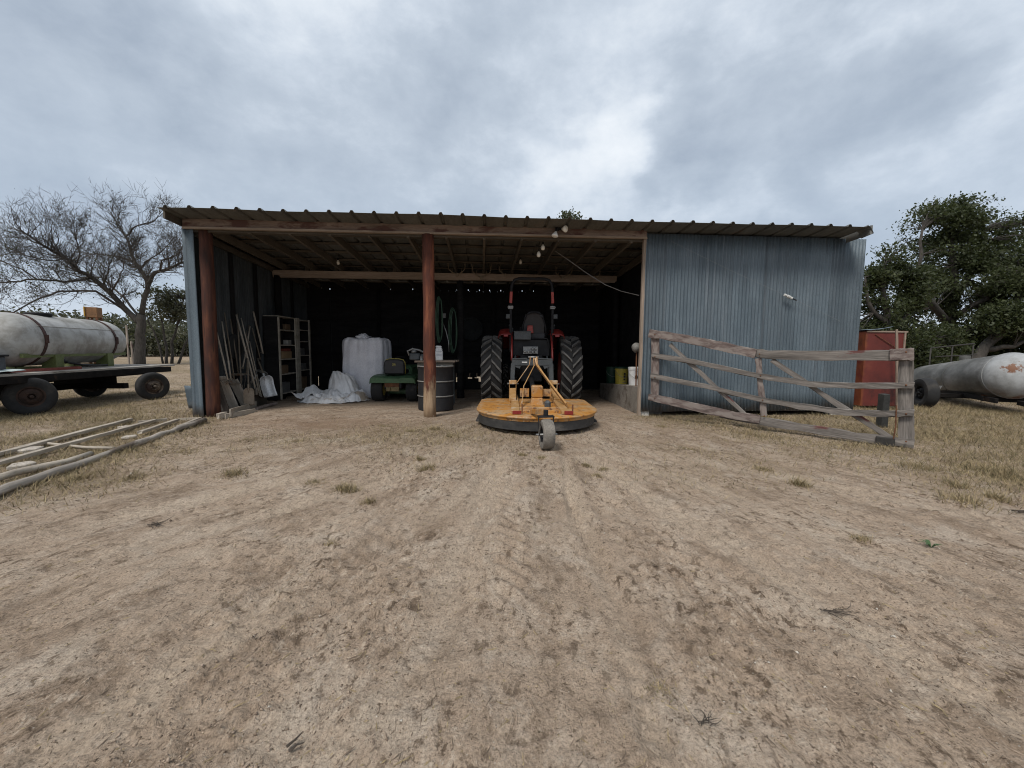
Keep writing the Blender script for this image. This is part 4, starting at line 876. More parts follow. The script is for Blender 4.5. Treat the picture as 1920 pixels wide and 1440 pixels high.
# bin and white sheet on the wagon
bi=thing('storage_bin','dark grey plastic bin on the near end of the wagon','bin',M=WM@TR(-.62,-1.15,.784)@RZ(4))
b=MB(); b.prism([(-.30,-.22),(.30,-.22),(.30,.22),(-.30,.22)],0,.30); b.build('bin_body',mat('bin_grey',(.045,.05,.058),(.075,.08,.09),5.,rough=.6),bi,bevel=.02)
b=MB(); b.box((0,0,.31),(.66,.50,.035)); b.build('bin_rim',m_blacksteel,bi,bevel=.008)
b=MB(); 
b.grid(lambda u,vv:WM@V((-.50+.46*u,-2.05+1.15*vv,.786+.03+.07*abs(noise.noise(V((u*4,vv*5,2))))*(1-.3*u)+.06*max(0,vv-.8))),16,20); o=b.build('plastic_sheet',mat('pale_sheet',(.42,.50,.49),(.56,.62,.60),6.,rough=.45),None,smooth=True,solid=.006); tag(o,'crumpled pale plastic sheet on the wagon edge beside the bin','plastic sheet')
# yellow implement behind the tank
ym=P(176,586,12.6)
yh=thing('yellow_hopper','small yellow and rust brown metal hopper standing behind the white tank','hopper',(ym.x,ym.y,0),R(20))
hz_=ym.z
b=MB(); b.box((0,0,hz_),(.28,.28,.30)); b.build('hopper_box',mat('hopper_rust',(.14,.07,.03),(.24,.12,.05),6.,rough=.8),yh,bevel=.01)
b=MB(); b.box((-.15,-.02,hz_+.02),(.02,.30,.28)); b.build('yellow_panel',mat('hopper_yellow',(.44,.25,.03),(.55,.33,.05),6.,rough=.6),yh)
b=MB()
for sx in(-1,1):
    for sy in(-1,1): b.bar((sx*.11,sy*.11,0),(sx*.11,sy*.11,hz_-.14),.05,.05,(1,0,0))
b.build('hopper_stand',m_rust,yh)
# ================================================================ propane tank trailer on the right
A0=P(1906,704,8.6);A1=P(1738,716,12.2)
m_ptank,t,bb=newmat('chalky_tank'); v=t.coord()
c=t.ramp(t.noise(t.coord((.5,1.,1.)),3.,8,.65),[(.30,(.045,.044,.038)),(.48,(.105,.103,.095)),(.66,(.20,.197,.19))])
c=t.mix(t.ramp(t.noise(v,2.6,8,.7),[(.55,0.),(.66,.5)]),c,(.12,.11,.09))
sx=t.new('ShaderNodeSeparateXYZ'); t.link(t.coord(),sx.inputs[0])
capw=t.new('ShaderNodeMapRange'); t.link(t.math('ADD',sx.outputs[0],t.math('MULTIPLY',t.noise(v,3.,6,.6),.35)),capw.inputs[0]); capw.inputs[1].default_value=.42; capw.inputs[2].default_value=.20
c=t.mix(t.math('MULTIPLY',capw.outputs[0],.85),c,t.ramp(t.noise(v,4.,8,.7),[(.3,(.22,.222,.215)),(.6,(.40,.41,.415))]))
m_rst=t.ramp(t.noise(v,5.,8,.7),[(.40,1.),(.60,0.)])
low=t.new('ShaderNodeMapRange'); t.link(sx.outputs[2],low.inputs[0]); low.inputs[1].default_value=-.27; low.inputs[2].default_value=-.46
xf=t.new('ShaderNodeMapRange'); t.link(sx.outputs[0],xf.inputs[0]); xf.inputs[1].default_value=.9; xf.inputs[2].default_value=.1
c=t.mix(t.math('MULTIPLY',t.math('MULTIPLY',low.outputs[0],m_rst),xf.outputs[0],True),c,(.13,.05,.025))
# rust bloom on the near dome
vd=t.new('ShaderNodeVectorMath',operation='DISTANCE'); t.link(t.coord((.15,1,1)),vd.inputs[0]); vd.inputs[1].default_value=(-.03,.17,.12)
bl=t.math('ADD',vd.outputs['Value'],t.math('MULTIPLY',t.noise(v,11.,7,.75),.50)); c=t.mix(t.ramp(bl,[(.325,1.),(.36,0.)]),c,(.15,.058,.022))
t.link(c,bb.inputs['Base Color']); bb.inputs['Roughness'].default_value=.6
A0=P(1906,704,8.6);A1=P(1738,716,12.2); PM=along(A0,A1); Lp=(A1-A0).length
pt=thing('propane_tank_trailer','long chalky grey tank with white rust stained dome on a low trailer','tank trailer',(A0.x,A0.y,0),math.atan2((A1-A0).y,(A1-A0).x))
b=MB(); rp=.475; b.lathe([(0,-.30),(.12,-.29),(.25,-.25),(.36,-.17),(.44,-.06),(rp,.07),(rp,Lp*.33),(rp,Lp*.66),(rp,Lp-.07),(.44,Lp+.06),(.36,Lp+.17),(.2,Lp+.27),(0,Lp+.3)],48,RY(90)); b.tube([V((.10,(rp+.004)*math.cos(a),(rp+.004)*math.sin(a))) for a in [2*PI*i/40 for i in range(41)]],.010,6,caps=False); b.tube([V((Lp*.45,(rp+.002)*math.cos(a),(rp+.002)*math.sin(a))) for a in [2*PI*i/40 for i in range(41)]],.008,6,caps=False)
b.build('tank_shell',m_ptank,pt,PM,smooth=True)
b=MB(); 
for sy in(-1,1): b.bar((-.2,sy*.34,.27),(Lp-.4,sy*.34,.27),.10,.06)
b.bar((.2,-.4,.27),(.2,.4,.27),.1,.08); b.bar((Lp-1.,-.4,.27),(Lp-1.,.4,.27),.1,.08); b.bar((-.2,0,.25),(-1.5,.05,.22),.09,.09); b.bar((1.05,-.5,.24),(1.05,1.25,.24),.09,.09); b.build('trailer_frame',m_wagon,pt,bevel=.005)
pw=FR[pt].inverted()@P(1733,742,9.45); 
wheel('wheel',pt,Matrix.Translation(V((pw.x,pw.y,.335)))@RZ(100),.335,.24,.17,m_blacksteel,disc=.05,mt=m_tyre)
wheel('wheel',pt,Matrix.Translation(V((pw.x,-.75,.335)))@RZ(85),.335,.24,.17,m_blacksteel,disc=.05,mt=m_tyre)
b=MB(); b.lathe([(.09,-.02),(.10,0),(.10,.12),(.085,.12),(.085,.0)],18,PM@TR(Lp*.5,0,rp-.01)); b.build('valve_collar',m_ptank,pt,Matrix(),auto=40)
b=MB(); b.bar(PM@V((.6,-.25,-rp+.06)),PM@V((.6,.25,-rp+.06)),.10,.08); b.bar(PM@V((Lp-.7,-.25,-rp+.06)),PM@V((Lp-.7,.25,-rp+.06)),.12,.08); b.build('saddle',m_rust,pt,Matrix())
b=MB(); q=FR[pt].inverted()@P(1752,731,9.6); b.prism([(-.10,.09),(.16,.10),(.02,-.10)],0,.02,Matrix.Translation(q)@RZ(-72)@RX(80)); b.build('mud_flap_bracket',m_steel,pt)
# ================================================================ broken wooden gate
m_gate=mat('peeling_gate_wood',(.042,.036,.031),(.265,.235,.21),12.,(.05,1,1),rough=.92,bump=.8,spot=(.115,.045,.040),spot_scale=4.,spot_lo=.64,spot_hi=.70,fine=.45)
m_gatered=mat('red_paint_remains',(.050,.029,.026),(.20,.155,.138),12.,(.07,1,1),rough=.9,bump=.8,spot=(.22,.185,.165),spot_scale=13.,spot_lo=.46,spot_hi=.58,fine=.5)
GA=P(1222,700,7.86); GB=P(1712,700,5.52); gd=V((GB.x-GA.x,GB.y-GA.y,0)).normalized(); gn_=V((-gd.y,gd.x,0))
if gn_.y>0: gn_=-gn_          # towards the yard
def GP(px,py,off=0.):
    r=ray(px,py); o_=V((GA.x,GA.y,0))+gn_*off; t_=((o_-CAM).dot(gn_))/r.dot(gn_); return CAM+r*t_
ga=thing('wooden_gate','long sagging red and grey board gate propped across the corrugated wall','gate',(GA.x,GA.y,0),math.atan2(gd.y,gd.x))
GI=FR[ga].inverted()
def grail(name,px,w,t_,off,m,jit=.011,upv=(0,0,1)):
    q=[GI@GP(x,y,off) for x,y in px]; return plank(name,q[0],q[-1],w,t_,m,ga,upv,jit,pts=q)
grail('rail',[(1217,625),(1262,632),(1310,641),(1360,651),(1417,664)],.145,.035,.045,m_gatered); grail('rail',[(1398,658),(1440,665),(1560,667),(1680,666)],.135,.035,.010,m_gate)
grail('rail',[(1668,666),(1690,665),(1714,664)],.155,.030,.055,m_gatered)
grail('rail',[(1222,666),(1300,678),(1415,703),(1520,720),(1620,724),(1714,723)],.085,.035,.045,m_gate)
grail('rail',[(1220,704),(1320,724),(1420,748),(1500,762),(1590,774),(1660,776),(1714,774)],.085,.035,.045,m_gate)
grail('rail',[(1216,744),(1300,762),(1380,780),(1425,786)],.13,.035,.045,m_gatered); grail('rail',[(1350,776),(1420,788),(1500,801),(1600,818),(1660,826),(1714,832)],.125,.035,.010,m_gate)
grail('end_stile',[(1229,622),(1227,752)],.15,.03,-.0,m_gatered,upv=(1,0,0)); grail('middle_stile',[(1421,672),(1427,730),(1433,780)],.085,.035,.0,m_gatered,upv=(1,0,0))
grail('end_stile',[(1699,668),(1698,750),(1699,832)],.15,.035,-.02,m_gate,upv=(1,0,0))
grail('brace',[(1256,646),(1320,705),(1396,776)],.065,.03,-.0,m_gate,upv=(1,0,1)); grail('brace',[(1447,675),(1560,750),(1672,824)],.07,.03,-.015,m_gate,upv=(1,0,1))
for x,y in((1228,627),(1228,669),(1228,708),(1228,747),(1699,660),(1699,722),(1699,776),(1699,828),(1424,664),(1426,704),(1430,750),(1433,780)):
    p=GI@GP(x,y,.064); b=MB(); b.lathe([(.011,-.01),(.011,.006),(.007,.012)],8,Matrix.Translation(p)@RX(90)); b.build('bolt',m_rust,ga)
b=MB(); p=GI@GP(1677,800,.02); b.tube([p+V((0,-.06,.30)),p+V((.01,-.06,.0)),p+V((.0,-.05,-.16))],.008,6); b.build('strap_rod',m_rust,ga)
q=GP(1658,842,.0); b=MB(); b.box((q.x,q.y,.05),(.20,.14,.12),Matrix.Rotation(math.atan2(gd.y,gd.x),4,'Z')); o=b.build('prop_block',mat('dark_block',(.022,.02,.018),(.05,.045,.04),8.,rough=.9),None,bevel=.01); tag(o,'dark block propping up the low right end of the gate','block')
# dark stub post behind the gate
q=G(1663,802); post_s=plank('stub_post',(q.x,q.y+.1,-.02),(q.x,q.y+.1,.56),.11,.11,mat('charred_wood',(.016,.016,.015),(.04,.04,.036),9.,rough=.95),None,upv=(1,0,0)); tag(post_s,'short blackened post standing behind the right end of the gate','post')
# ================================================================ red metal cabinet beside the shed
m_cab,t,bb=newmat('rusty_red_paint'); v=t.coord()
c=t.ramp(t.noise(v,2.,8,.65),[(.3,(.075,.013,.010)),(.55,(.13,.021,.014)),(.75,(.18,.042,.022))])
c=t.mix(t.ramp(t.noise(t.coord((1,1,.5)),1.7,7,.7),[(.52,0.),(.62,.8)]),c,(.024,.008,.007))
sx=t.new('ShaderNodeSeparateXYZ'); t.link(t.coord(),sx.inputs[0]); mr=t.new('ShaderNodeMapRange'); t.link(t.math('ADD',sx.outputs[0],t.math('MULTIPLY',t.noise(v,6.,5,.6),.2)),mr.inputs[0]); mr.inputs[1].default_value=-.33; mr.inputs[2].default_value=-.42
c=t.mix(mr.outputs[0],c,(.22,.060,.014)); t.link(c,bb.inputs['Base Color']); bb.inputs['Roughness'].default_value=.7
dC=9.15; cl_=P(1610,770,dC).x; cr_=P(1689,770,dC).x; cz=P(1640,620,dC).z
cb=thing('metal_cabinet','tall rust streaked red metal cabinet standing against the end of the shed','cabinet',((cl_+cr_)/2,dC+.3,0),R(3)); W=cr_-cl_
b=MB(); b.box((0,0,cz/2+.03),(W,.6,cz-.06)); b.build('cabinet_body',m_cab,cb,bevel=.015)
b=MB(); b.bar((W/2-.06,-.31,.05),(W/2-.06,-.31,cz-.02),.03,.03,(1,0,0)); b.bar((-W/2,-.31,cz-.02),(W/2,-.31,cz-.02),.03,.02,(0,0,1)); b.build('edge_trim',m_trim,cb)
b=MB(); b.tube([(-W*.30,-.315,cz-.08),(W*.28,-.32,cz-.40),(W*.45,-.32,cz-.47)],.008,5); b.build('stay_rod',m_rust,cb)
b=MB(); b.grid(lambda u,vv:V((-W/2-.02+W*.62*u,-.34+.62*vv,cz+.015+.08*u*u*(1-vv)+.03*noise.noise(V((u*3,vv*3,1))))),10,10); o=b.build('sheet_scrap',m_galv,None,FR[cb],smooth=True,solid=.004); tag(o,'bent scrap of grey sheet metal lying on top of the red cabinet','sheet metal')
q0=P(1682,775,8.95);q1=P(1681,618,8.95); o=plank('lath',(q0.x,q0.y,-.01),(q1.x,q1.y,q1.z),.045,.03,m_trim,None,upv=(1,0,0)); tag(o,'thin pale upright lath in front of the right edge of the red cabinet','lath')
# ================================================================ steel drum, work bench, bottle and junk
dm=thing('steel_drum','black steel drum with worn pale ribs standing behind the middle post','drum',M=SH@TR(4.20,.97,0))
m_drum=mat('drum_black',(.008,.008,.010),(.020,.020,.022),5.,rough=.6,bump=.1,spot=(.06,.05,.042),spot_lo=.62,spot_hi=.75)
m_rib=mat('worn_rib',(.13,.125,.115),(.24,.23,.215),9.,rough=.6)
rd=.365; b=MB(); b.lathe([(0,.02),(rd-.02,.02),(rd-.012,.0),(rd,.012),(rd,.28),(rd,.61),(rd,.905),(rd+.004,.91),(rd-.012,.905),(rd-.015,.885),(0,.885)],40); b.build('drum_shell',m_drum,dm,auto=40)
for z in(.295,.60): 
    b=MB(); b.tube([V(((rd+.002)*math.cos(a),(rd+.002)*math.sin(a),z)) for a in [2*PI*i/40 for i in range(41)]],.014,8,caps=False); b.build('rib',m_rib,dm,smooth=True)
b=MB(); b.tube([V((rd*math.cos(a),rd*math.sin(a),.905)) for a in [2*PI*i/40 for i in range(41)]],.014,8,caps=False); b.build('rim',m_rib,dm,smooth=True)
b=MB(); b.lathe([(.035,0),(.035,.02),(.02,.03)],12,TR(.12,.12,.885)); b.build('bung',m_steel,dm)
bx=(SF(778,664,1.4).x+SF(858,664,1.4).x)/2; bw_=(SF(858,664,1.4).x-SF(778,664,1.4).x)/2
be=thing('work_bench','rough wooden bench with pale top board behind the black drum','bench',M=SH@TR(bx,1.62,0))
zb=.985
b=MB()
for i in range(3): b.bar((-bw_,-.22+.22*i,zb),(bw_-.05+.03*i,-.22+.22*i,zb+.006),.215,.04,(0,1,0),seg=6,jit=.004)
b.build('bench_top',m_trim,be,bevel=.003)
b=MB(); b.bar((-bw_+.06,-.28,zb-.09),(bw_-.1,-.28,zb-.09),.12,.035); b.build('apron',m_inwood,be); b=MB(); b.bar((-bw_+.06,.28,zb-.09),(bw_-.1,.28,zb-.09),.12,.035); b.build('apron',m_inwood,be)
for sx_,sy_ in((-bw_+.12,.0),(bw_-.12,-.1),(-bw_+.12,.24),(bw_-.12,.24)): plank('leg',(sx_,sy_,0),(sx_*.97,sy_,zb-.03),.05,.05,m_tgrey,be,upv=(1,0,0))
bo=thing('jerrycan','white plastic jug standing on the bench beside the middle post','jug',M=SH@TR(SF(823,660,1.42).x,1.42,zb+.024)@RZ(5))
b=MB(); b.prism([(-.085,-.06),(.085,-.06),(.085,.06),(-.085,.06)],0,.22); b.box((0,0,.25),(.16,.11,.07),top=.75); b.box((-.005,0,.297),(.13,.085,.05)); b.build('jug_body',m_white,bo,bevel=.018)
b=MB(); b.box((0,-.063,.12),(.13,.004,.016)); b.box((0,-.063,.19),(.16,.004,.008)); b.build('label_lines',mat('faint_print',(.30,.31,.36),(.4,.41,.45),5.,bump=0),bo)
for (x,y,s,lab,mm) in ((SF(778,655,1.5).x,1.5,.11,'grey clutter heaped on the left end of the bench',m_tgrey),):
    jk=thing('engine_part',lab,'machine part',M=SH@TR(x,y,zb+.024))
    b=MB(); b.box((0,0,.08),(.22,.18,.15)); b.lathe([(.07,0),(.07,.2),(.05,.22)],14,TR(.12,-.02,.07)@RY(90)); b.build('block',mm,jk,bevel=.02)
    b=MB(); b.tube([(-.12,0,.10),(-.16,0,.2),(-.05,0,.25),(.1,0,.22),(.22,0,.16)],.022,8); b.lathe([(.05,0),(.055,.05),(.03,.06)],14,TR(-.02,-.02,.16)); b.build('pipe',m_steel,jk,smooth=True)
ht=thing('small_can','small pale tin standing on the bench left of the middle post','can',M=SH@TR(SF(790,664,1.4).x,1.4,zb+.024)); b=MB(); b.lathe([(0,0),(.032,0),(.034,.003),(.032,.008),(.032,.085),(.034,.09),(.03,.092),(0,.088)],16); b.build('can_body',m_steel,ht,auto=40)
# hoses hung by the inner post
m_hose=mat('green_hose',(.020,.055,.032),(.040,.095,.055),6.,rough=.5,bump=0)
def hose(label,px0,px1,py0,py1,y,turns,r=.014):
    a=SF(px0,py0,y);c=SF(px1,py1,y); w_=(c.x-a.x)/2; cx=(a.x+c.x)/2; zt=a.z; zb_=c.z; b=MB()
    for k in range(turns):
        pts=[]
        for i in range(33):
            u=2*PI*i/32; ww=w_*(1-.12*k)*(1+.08*math.sin(3*u+k)); pts.append(SH@V((cx+.02*k+ww*math.sin(u)*(1 if i<33 else 1),y-.04*k+.02*math.sin(u*2+k),(zt+zb_)/2+(zt-zb_)/2*math.cos(u)*(1-.05*k))))
        b.tube(pts,r,7,caps=False)
    o=b.build('garden_hose',m_hose,None,smooth=True); tag(o,label,'hose',group='hoses hung on the inner post')
hose('coiled green hose hanging right behind the middle post',817,829,556,642,2.72,3); hose('coiled green hose hanging right of the inner post, above the bench end',841,856,577,662,2.72,3,.012)
sp=thing('metal_conduit','thin grey pipe slanting between the two green hoses','pipe',M=SH); b=MB(); b.tube([SF(828,600,2.7),SF(836,620,2.68),SF(841,640,2.66),SF(842,660,2.66)],.014,8); b.build('pipe_run',m_steel,sp,smooth=True)
q=SF(832,592,2.78); b=MB(); b.box(SH@q,(.10,.07,.11)); b.box(SH@(q+V((0,-.04,.0))),(.05,.02,.06)); o=b.build('outlet_box',m_steel,None,bevel=.005); tag(o,'small grey electric box on the dark inner post above the slanting pipe','electric box')
# round dark reel on the back wall
q=SF(883,617,4.88); re=thing('wall_reel','round dark disc shaped reel hanging on the back wall left of the tractor','reel',M=SH@Matrix.Translation(q)@RX(90))
b=MB(); b.lathe([(.34,-.06),(.36,-.05),(.36,.04),(.33,.06),(.30,.05),(.30,-.02),(.12,-.02),(.12,.05),(0,.06)],36); b.build('reel_disc',m_darkmetal,re,auto=40)
# ================================================================ bulk bag and tarp heap
m_bag=mat('woven_white_bag',(.66,.66,.71),(.80,.80,.84),4.,rough=.75,bump=.15,fine=.12)
bc=SF(690,700,3.4); bg_=thing('bulk_bag','big white woven bulk bag, full and square shouldered, at the back of the shed','bulk bag',M=SH@TR(bc.x,3.4,0))
hB=SF(690,634,2.75).z; wB=(SF(737,690,2.75).x-SF(642,690,2.75).x)/2/1.08
def bagf(u,vv):
    a=2*PI*u; sq=1/max(abs(math.cos(a)),abs(math.sin(a))); r=(1+(sq-1)*.34)
    prof_=[(.0,.0),(.96,.0),(1.0,.05),(1.04,.25),(1.05,.5),(1.03,.75),(1.02,.88),(.98,.96),(.88,1.0),(.6,.985),(.25,.97),(.05,.97)]
    k=vv*(len(prof_)-1);i=min(int(k),len(prof_)-2);f=k-i; pr=prof_[i][0]+(prof_[i+1][0]-prof_[i][0])*f; z=(prof_[i][1]+(prof_[i+1][1]-prof_[i][1])*f)*hB
    fold=.05*noise.noise(V((math.cos(a)*4,math.sin(a)*4,z*.7)))+.22*noise.noise(V((math.cos(a)*4.5,math.sin(a)*4.5,z*.6+4)))*max(0,vv-.12)+.05*noise.noise(V((math.cos(a)*14,math.sin(a)*14,z*2+4)))*vv
    cor=max(0,sq-1.1)*.75*max(0,vv-.6)*(pr>.5)
    return V((math.cos(a)*r*wB*(pr+fold*(pr>.2)),math.sin(a)*r*wB*.95*(pr+fold*(pr>.2)),z+cor+.03*noise.noise(V((math.cos(a)*3,math.sin(a)*3,9)))*(vv>.7)))
b=MB(); b.grid(bagf,96,48,closeu=True); b.build('bag_body',m_bag,bg_,smooth=True)
for sx_ in(-1,1):
    for sy_ in(-1,1):
        b=MB(); b.grid(lambda u,vv:V((sx_*wB*(.78-.4*u),sy_*wB*(.72-.02*u)+.05*(vv-.5),hB*(.95)+.05*math.sin(PI*u)*(1 if sx_>0 else .7)+.0)),10,3); b.build('lifting_loop',m_bag,bg_,solid=.012,smooth=True)
b=MB(); b.grid(lambda u,vv:V((-.02+.17*math.cos(2*PI*u)*math.sin(PI*vv*.93+.1)*(1+.45*noise.noise(V((math.cos(2*PI*u)*2.5,math.sin(2*PI*u)*2.5,vv*4)))),-.30+.11*math.sin(2*PI*u)*math.sin(PI*vv*.93+.1)*(1+.45*noise.noise(V((math.cos(2*PI*u)*2.5,math.sin(2*PI*u)*2.5,vv*4+7)))),hB*.965+.16*vv+.05*noise.noise(V((math.cos(2*PI*u)*3,math.sin(2*PI*u)*3,vv*5))))),36,14,closeu=True); b.build('tied_spout',m_bag,bg_,smooth=True)
m_tarp,t,bb=newmat('silver_tarp'); v=t.coord(); c=t.ramp(t.noise(v,3.,6,.6),[(.3,(.50,.49,.48)),(.55,(.70,.70,.71)),(.75,(.82,.82,.84))])
c=t.mix(t.ramp(t.noise(v,2.2,5,.6,.8),[(.56,0.),(.64,.8)]),c,(.36,.27,.18)); t.link(c,bb.inputs['Base Color']); bb.inputs['Roughness'].default_value=.36; bb.inputs['Specular IOR Level'].default_value=.6
tc0=SF(636,735,2.75); tp=thing('tarp_heap','crumpled silver and white tarpaulin heap on the shed floor','tarpaulin',M=SH@TR(tc0.x+.02,2.40,0))
def tri(x): return abs((x%1.)*2-1)
def heap(cx,cy,rx,ry,h,seed,amp=.1,lean=0.):
    """cloth heap: low dome broken by straight edged folds that run in several directions"""
    r_=random.Random(seed); K=[(r_.uniform(0,PI),r_.uniform(1.6,8.),r_.random()) for _ in range(9)]
    def fn(u,vv):
        a=2*PI*u; r=vv; x=math.cos(a)*r; y=math.sin(a)*r
        edge=1+.30*noise.noise(V((math.cos(a)*1.5,math.sin(a)*1.5,seed)))+.10*noise.noise(V((math.cos(a)*5,math.sin(a)*5,seed)))
        X=rx*x*edge; Y=ry*y*edge; wx=X+.10*noise.noise(V((X*3,Y*3,seed))); wy=Y+.10*noise.noise(V((X*3,Y*3,seed+5)))
        c=sum(tri(wx*math.cos(t_)*f+wy*math.sin(t_)*f+p)/f**.55 for t_,f,p in K)/3.6-.5
        dome=max(0,1-r**2.2); z=h*dome*(.85+.5*noise.noise(V((X*2.2+seed,Y*2.2,1))))+amp*c*(.35+.65*dome)*2.2
        z=max(.006+.02*tri(a*2.2),z*(1-r**8)); return V((cx+X+lean*z,cy+Y,z))
    return fn
b=MB(); b.grid(heap(-.10,-.12,.74,.46,.32,3,.13),120,44,closeu=True); b.build('tarp_spread',m_tarp,tp,smooth=False)
b=MB(); b.grid(heap(.20,.14,.50,.36,.74,8,.16,-.16),110,44,closeu=True); b.build('tarp_bundle',m_tarp,tp,smooth=False)
b=MB(); b.grid(heap(.48,-.02,.30,.30,.26,15,.10,.1),90,36,closeu=True); b.build('tarp_fold',m_tarp,tp,smooth=False)
b=MB(); b.grid(lambda u,vv:V((-.80+.66*u+.1*vv,-.50+.55*vv+.06*math.sin(u*4),.06+.20*tri(u*1.3+vv*.6+.1)*(1-u*.5)+.12*vv+.05*tri(u*3.1-vv*2.))),22,18); b.build('tarp_flap',m_tarp,tp,smooth=False,solid=.008)
# ================================================================ buckets on the ledge
def bucket(x,y,z,label,m,rad=.15,h=.37,rz=0,kind='plain'):
    o=thing('bucket',label,'bucket',M=SH@TR(x,y,z)@RZ(rz),group='plastic buckets on the concrete ledge')
    b=MB(); b.lathe([(0,.0),(rad*.88,.0),(rad*.9,.01),(rad,h*.86),(rad*1.05,h*.87),(rad*1.05,h*.90),(rad,h*.91),(rad*1.01,h)],32); b.build('bucket_body',m,o,auto=35)
    b=MB(); b.lathe([(rad*1.05,h*.95),(rad*1.06,h+.012),(rad*.95,h+.018),(rad*.9,h+.008),(0,h+.008)],32,close=False); b.build('lid',m if kind!='yellow' else bpy.data.materials['bucket_green'],o,auto=35)
    b=MB(); b.tube([V(((rad*1.06)*math.cos(a),-abs(math.sin(a))*rad*1.08 if 1 else 0,h*.85-.16*abs(math.sin(a)))) for a in [PI*i/16 for i in range(17)]],.004,5); b.build('handle',m_steel,o)
    return o
def glyphs(o,rows,m,rad,z0,dz,w,name='print'):
    """rows of blocky unreadable print wrapped on the bucket front"""
    b=MB()
    for i,(n,hh) in enumerate(rows):
        for k in range(n):
            a=-PI/2+(-w/2+w*(k+.5)/n); bw=w/n*.72
            z=z0-dz*i
            b.grid(lambda u,vv:V(((rad+.003)*math.cos(a+bw*(u-.5)),(rad+.003)*math.sin(a+bw*(u-.5)),z+hh*(vv-.5))),4,2)
    b.build(name,m,o)
m_bg=mat('bucket_green',(.012,.045,.028),(.022,.065,.040),5.,rough=.5,bump=0); m_by=mat('bucket_yellow',(.42,.33,.045),(.52,.42,.08),5.,rough=.5,bump=0); m_ink=mat('black_print',(.015,.015,.016),(.03,.03,.03),5.,bump=0)
def lz(y): return .57-.062*y
by=[SX(1147,715,8.47).y,SX(1165,715,8.46).y,SX(1192,715,8.45).y]
B1=bucket(8.47,by[0],lz(by[0]),'dark green bucket farthest back on the concrete ledge',m_bg,.155,.40,kind='g')
B2=bucket(8.46,by[1],lz(by[1]),'yellow bucket with black print on the concrete ledge',m_by,.155,.39,8,'yellow')
glyphs(B2,[(1,.045),(1,.06),(1,.04)],m_ink,.152,.25,.065,.45); glyphs(B2,[(3,.018)],m_conc,.146,.05,.02,.6,'small_print')
B3=bucket(8.45,by[2],lz(by[2]),'white bucket with dark label on the concrete ledge, next to the wall edge',m_white,.16,.37,-6,'w')
glyphs(B3,[(1,.09)],m_ink,.152,.19,.1,1.1,'dark_label'); glyphs(B3,[(4,.018),(3,.014)],bpy.data.materials['faint_print'],.156,.30,.03,.9); 
q=SF(1192,652,.35); mp=thing('round_headed_tool','grey rounded tool head on a dark stick leaning at the edge of the corrugated wall','tool',M=SH@Matrix.Translation(V((q.x,.35,lz(.35)))))
hq=q.z-lz(.35); b=MB(); b.tube([(.03,0,0),(.02,0,hq-.05)],.014,8); b.build('stick',m_rust,mp); b=MB(); b.lathe([(0,.10),(.05,.09),(.085,.05),(.095,0),(.07,-.06),(.02,-.10)],16,TR(.01,0,hq)@RX(25)); b.build('tool_head',m_rib,mp,smooth=True)
# ================================================================ shelf with odds and ends
m_shelf=mat('shelf_wood',(.24,.22,.18),(.42,.385,.325),7.,(1,1,.15),rough=.9,bump=.4)
shf=thing('shelving_unit','grey wooden shelving unit of two bays crowded with odds and ends, against the left wall','shelf',M=SH@TR(.06,2.35,0)@RZ(0))
# local: depth along x 0..0.35, length along y 0..1.75
SL=[0,.86,1.02,1.72]; HZ=2.02
for y,w_ in((0.,.05),(.86,.05),(1.0,.16),(1.72,.07)): plank('upright',(.36,y,.03),(.36,y,HZ-.02+ru(-.03,.03)),w_,.03,m_shelf,shf,upv=(0,1,0))
for y in(0.,.92,1.72): 
    b=MB(); b.box((.18,y+.0,HZ/2),(.32,.022,HZ-.06)); b.build('side_panel',m_dark,shf)
b=MB(); b.box((.012,.87,1.0),(.018,1.72,1.96)); b.build('back_panel',m_dark,shf)
shz=[.16,.62,.98,1.32,1.68,2.0]; shz2=[.16,.66,1.05,1.42,1.72,1.98]
for z in shz: 
    b=MB(); b.bar((.18,.01,z),(.18,.905,z),.34,.025,(1,0,0),seg=4,jit=.002); b.build('shelf_board',m_shelf,shf)
for z in shz2:
    b=MB(); b.bar((.18,.935,z),(.18,1.705,z),.34,.025,(1,0,0),seg=4,jit=.002); b.build('shelf_board',m_shelf,shf)
SHF=FR[shf]
cols=[('tan_box',(.20,.135,.07),(.26,.18,.10)),('dull_red_box',(.15,.03,.02),(.2,.05,.03)),('pale_can',(.24,.24,.22),(.32,.32,.3)),('grey_can',(.07,.07,.07),(.11,.11,.11)),('brown_box',(.10,.065,.035),(.15,.10,.06))]
cm=[mat(n,a,c,6.,rough=.7,bump=.1) for n,a,c in cols]
def item(kind,y,z,s,ci,label,x=.20,rz=0):
    o=thing(kind,label,{'carton':'box','tin_can':'can','glass_jar':'jar'}[kind],M=SHF@TR(x,y,z+.0145)@RZ(rz)); b=MB()
    if kind=='carton':
        b.box((0,0,s[2]/2),s); b.build('carton_body',cm[ci],o,bevel=.006); b=MB(); b.box((s[0]*.26,0,s[2]+.004),(s[0]*.46,s[1],.006)); b.box((-s[0]*.26,0,s[2]+.003),(s[0]*.46,s[1],.006)); b.build('flap',cm[ci],o)
    elif kind=='tin_can':
        r,h=s; b.lathe([(0,0),(r,0),(r*1.03,.004),(r,.01),(r,h*.5),(r,h-.008),(r*1.03,h-.003),(r*.95,h),(r*.9,h-.006),(0,h-.006)],18); b.build('can_body',cm[ci],o,auto=40)
    else:
        r,h=s; b.lathe([(0,0),(r,.003),(r,h*.75),(r*.7,h*.86),(r*.7,h*.9)],16); b.build('jar_body',cm[ci],o,auto=40); b=MB(); b.lathe([(r*.75,h*.88),(r*.75,h),(0,h)],16); b.build('jar_lid',cm[3],o,auto=40)
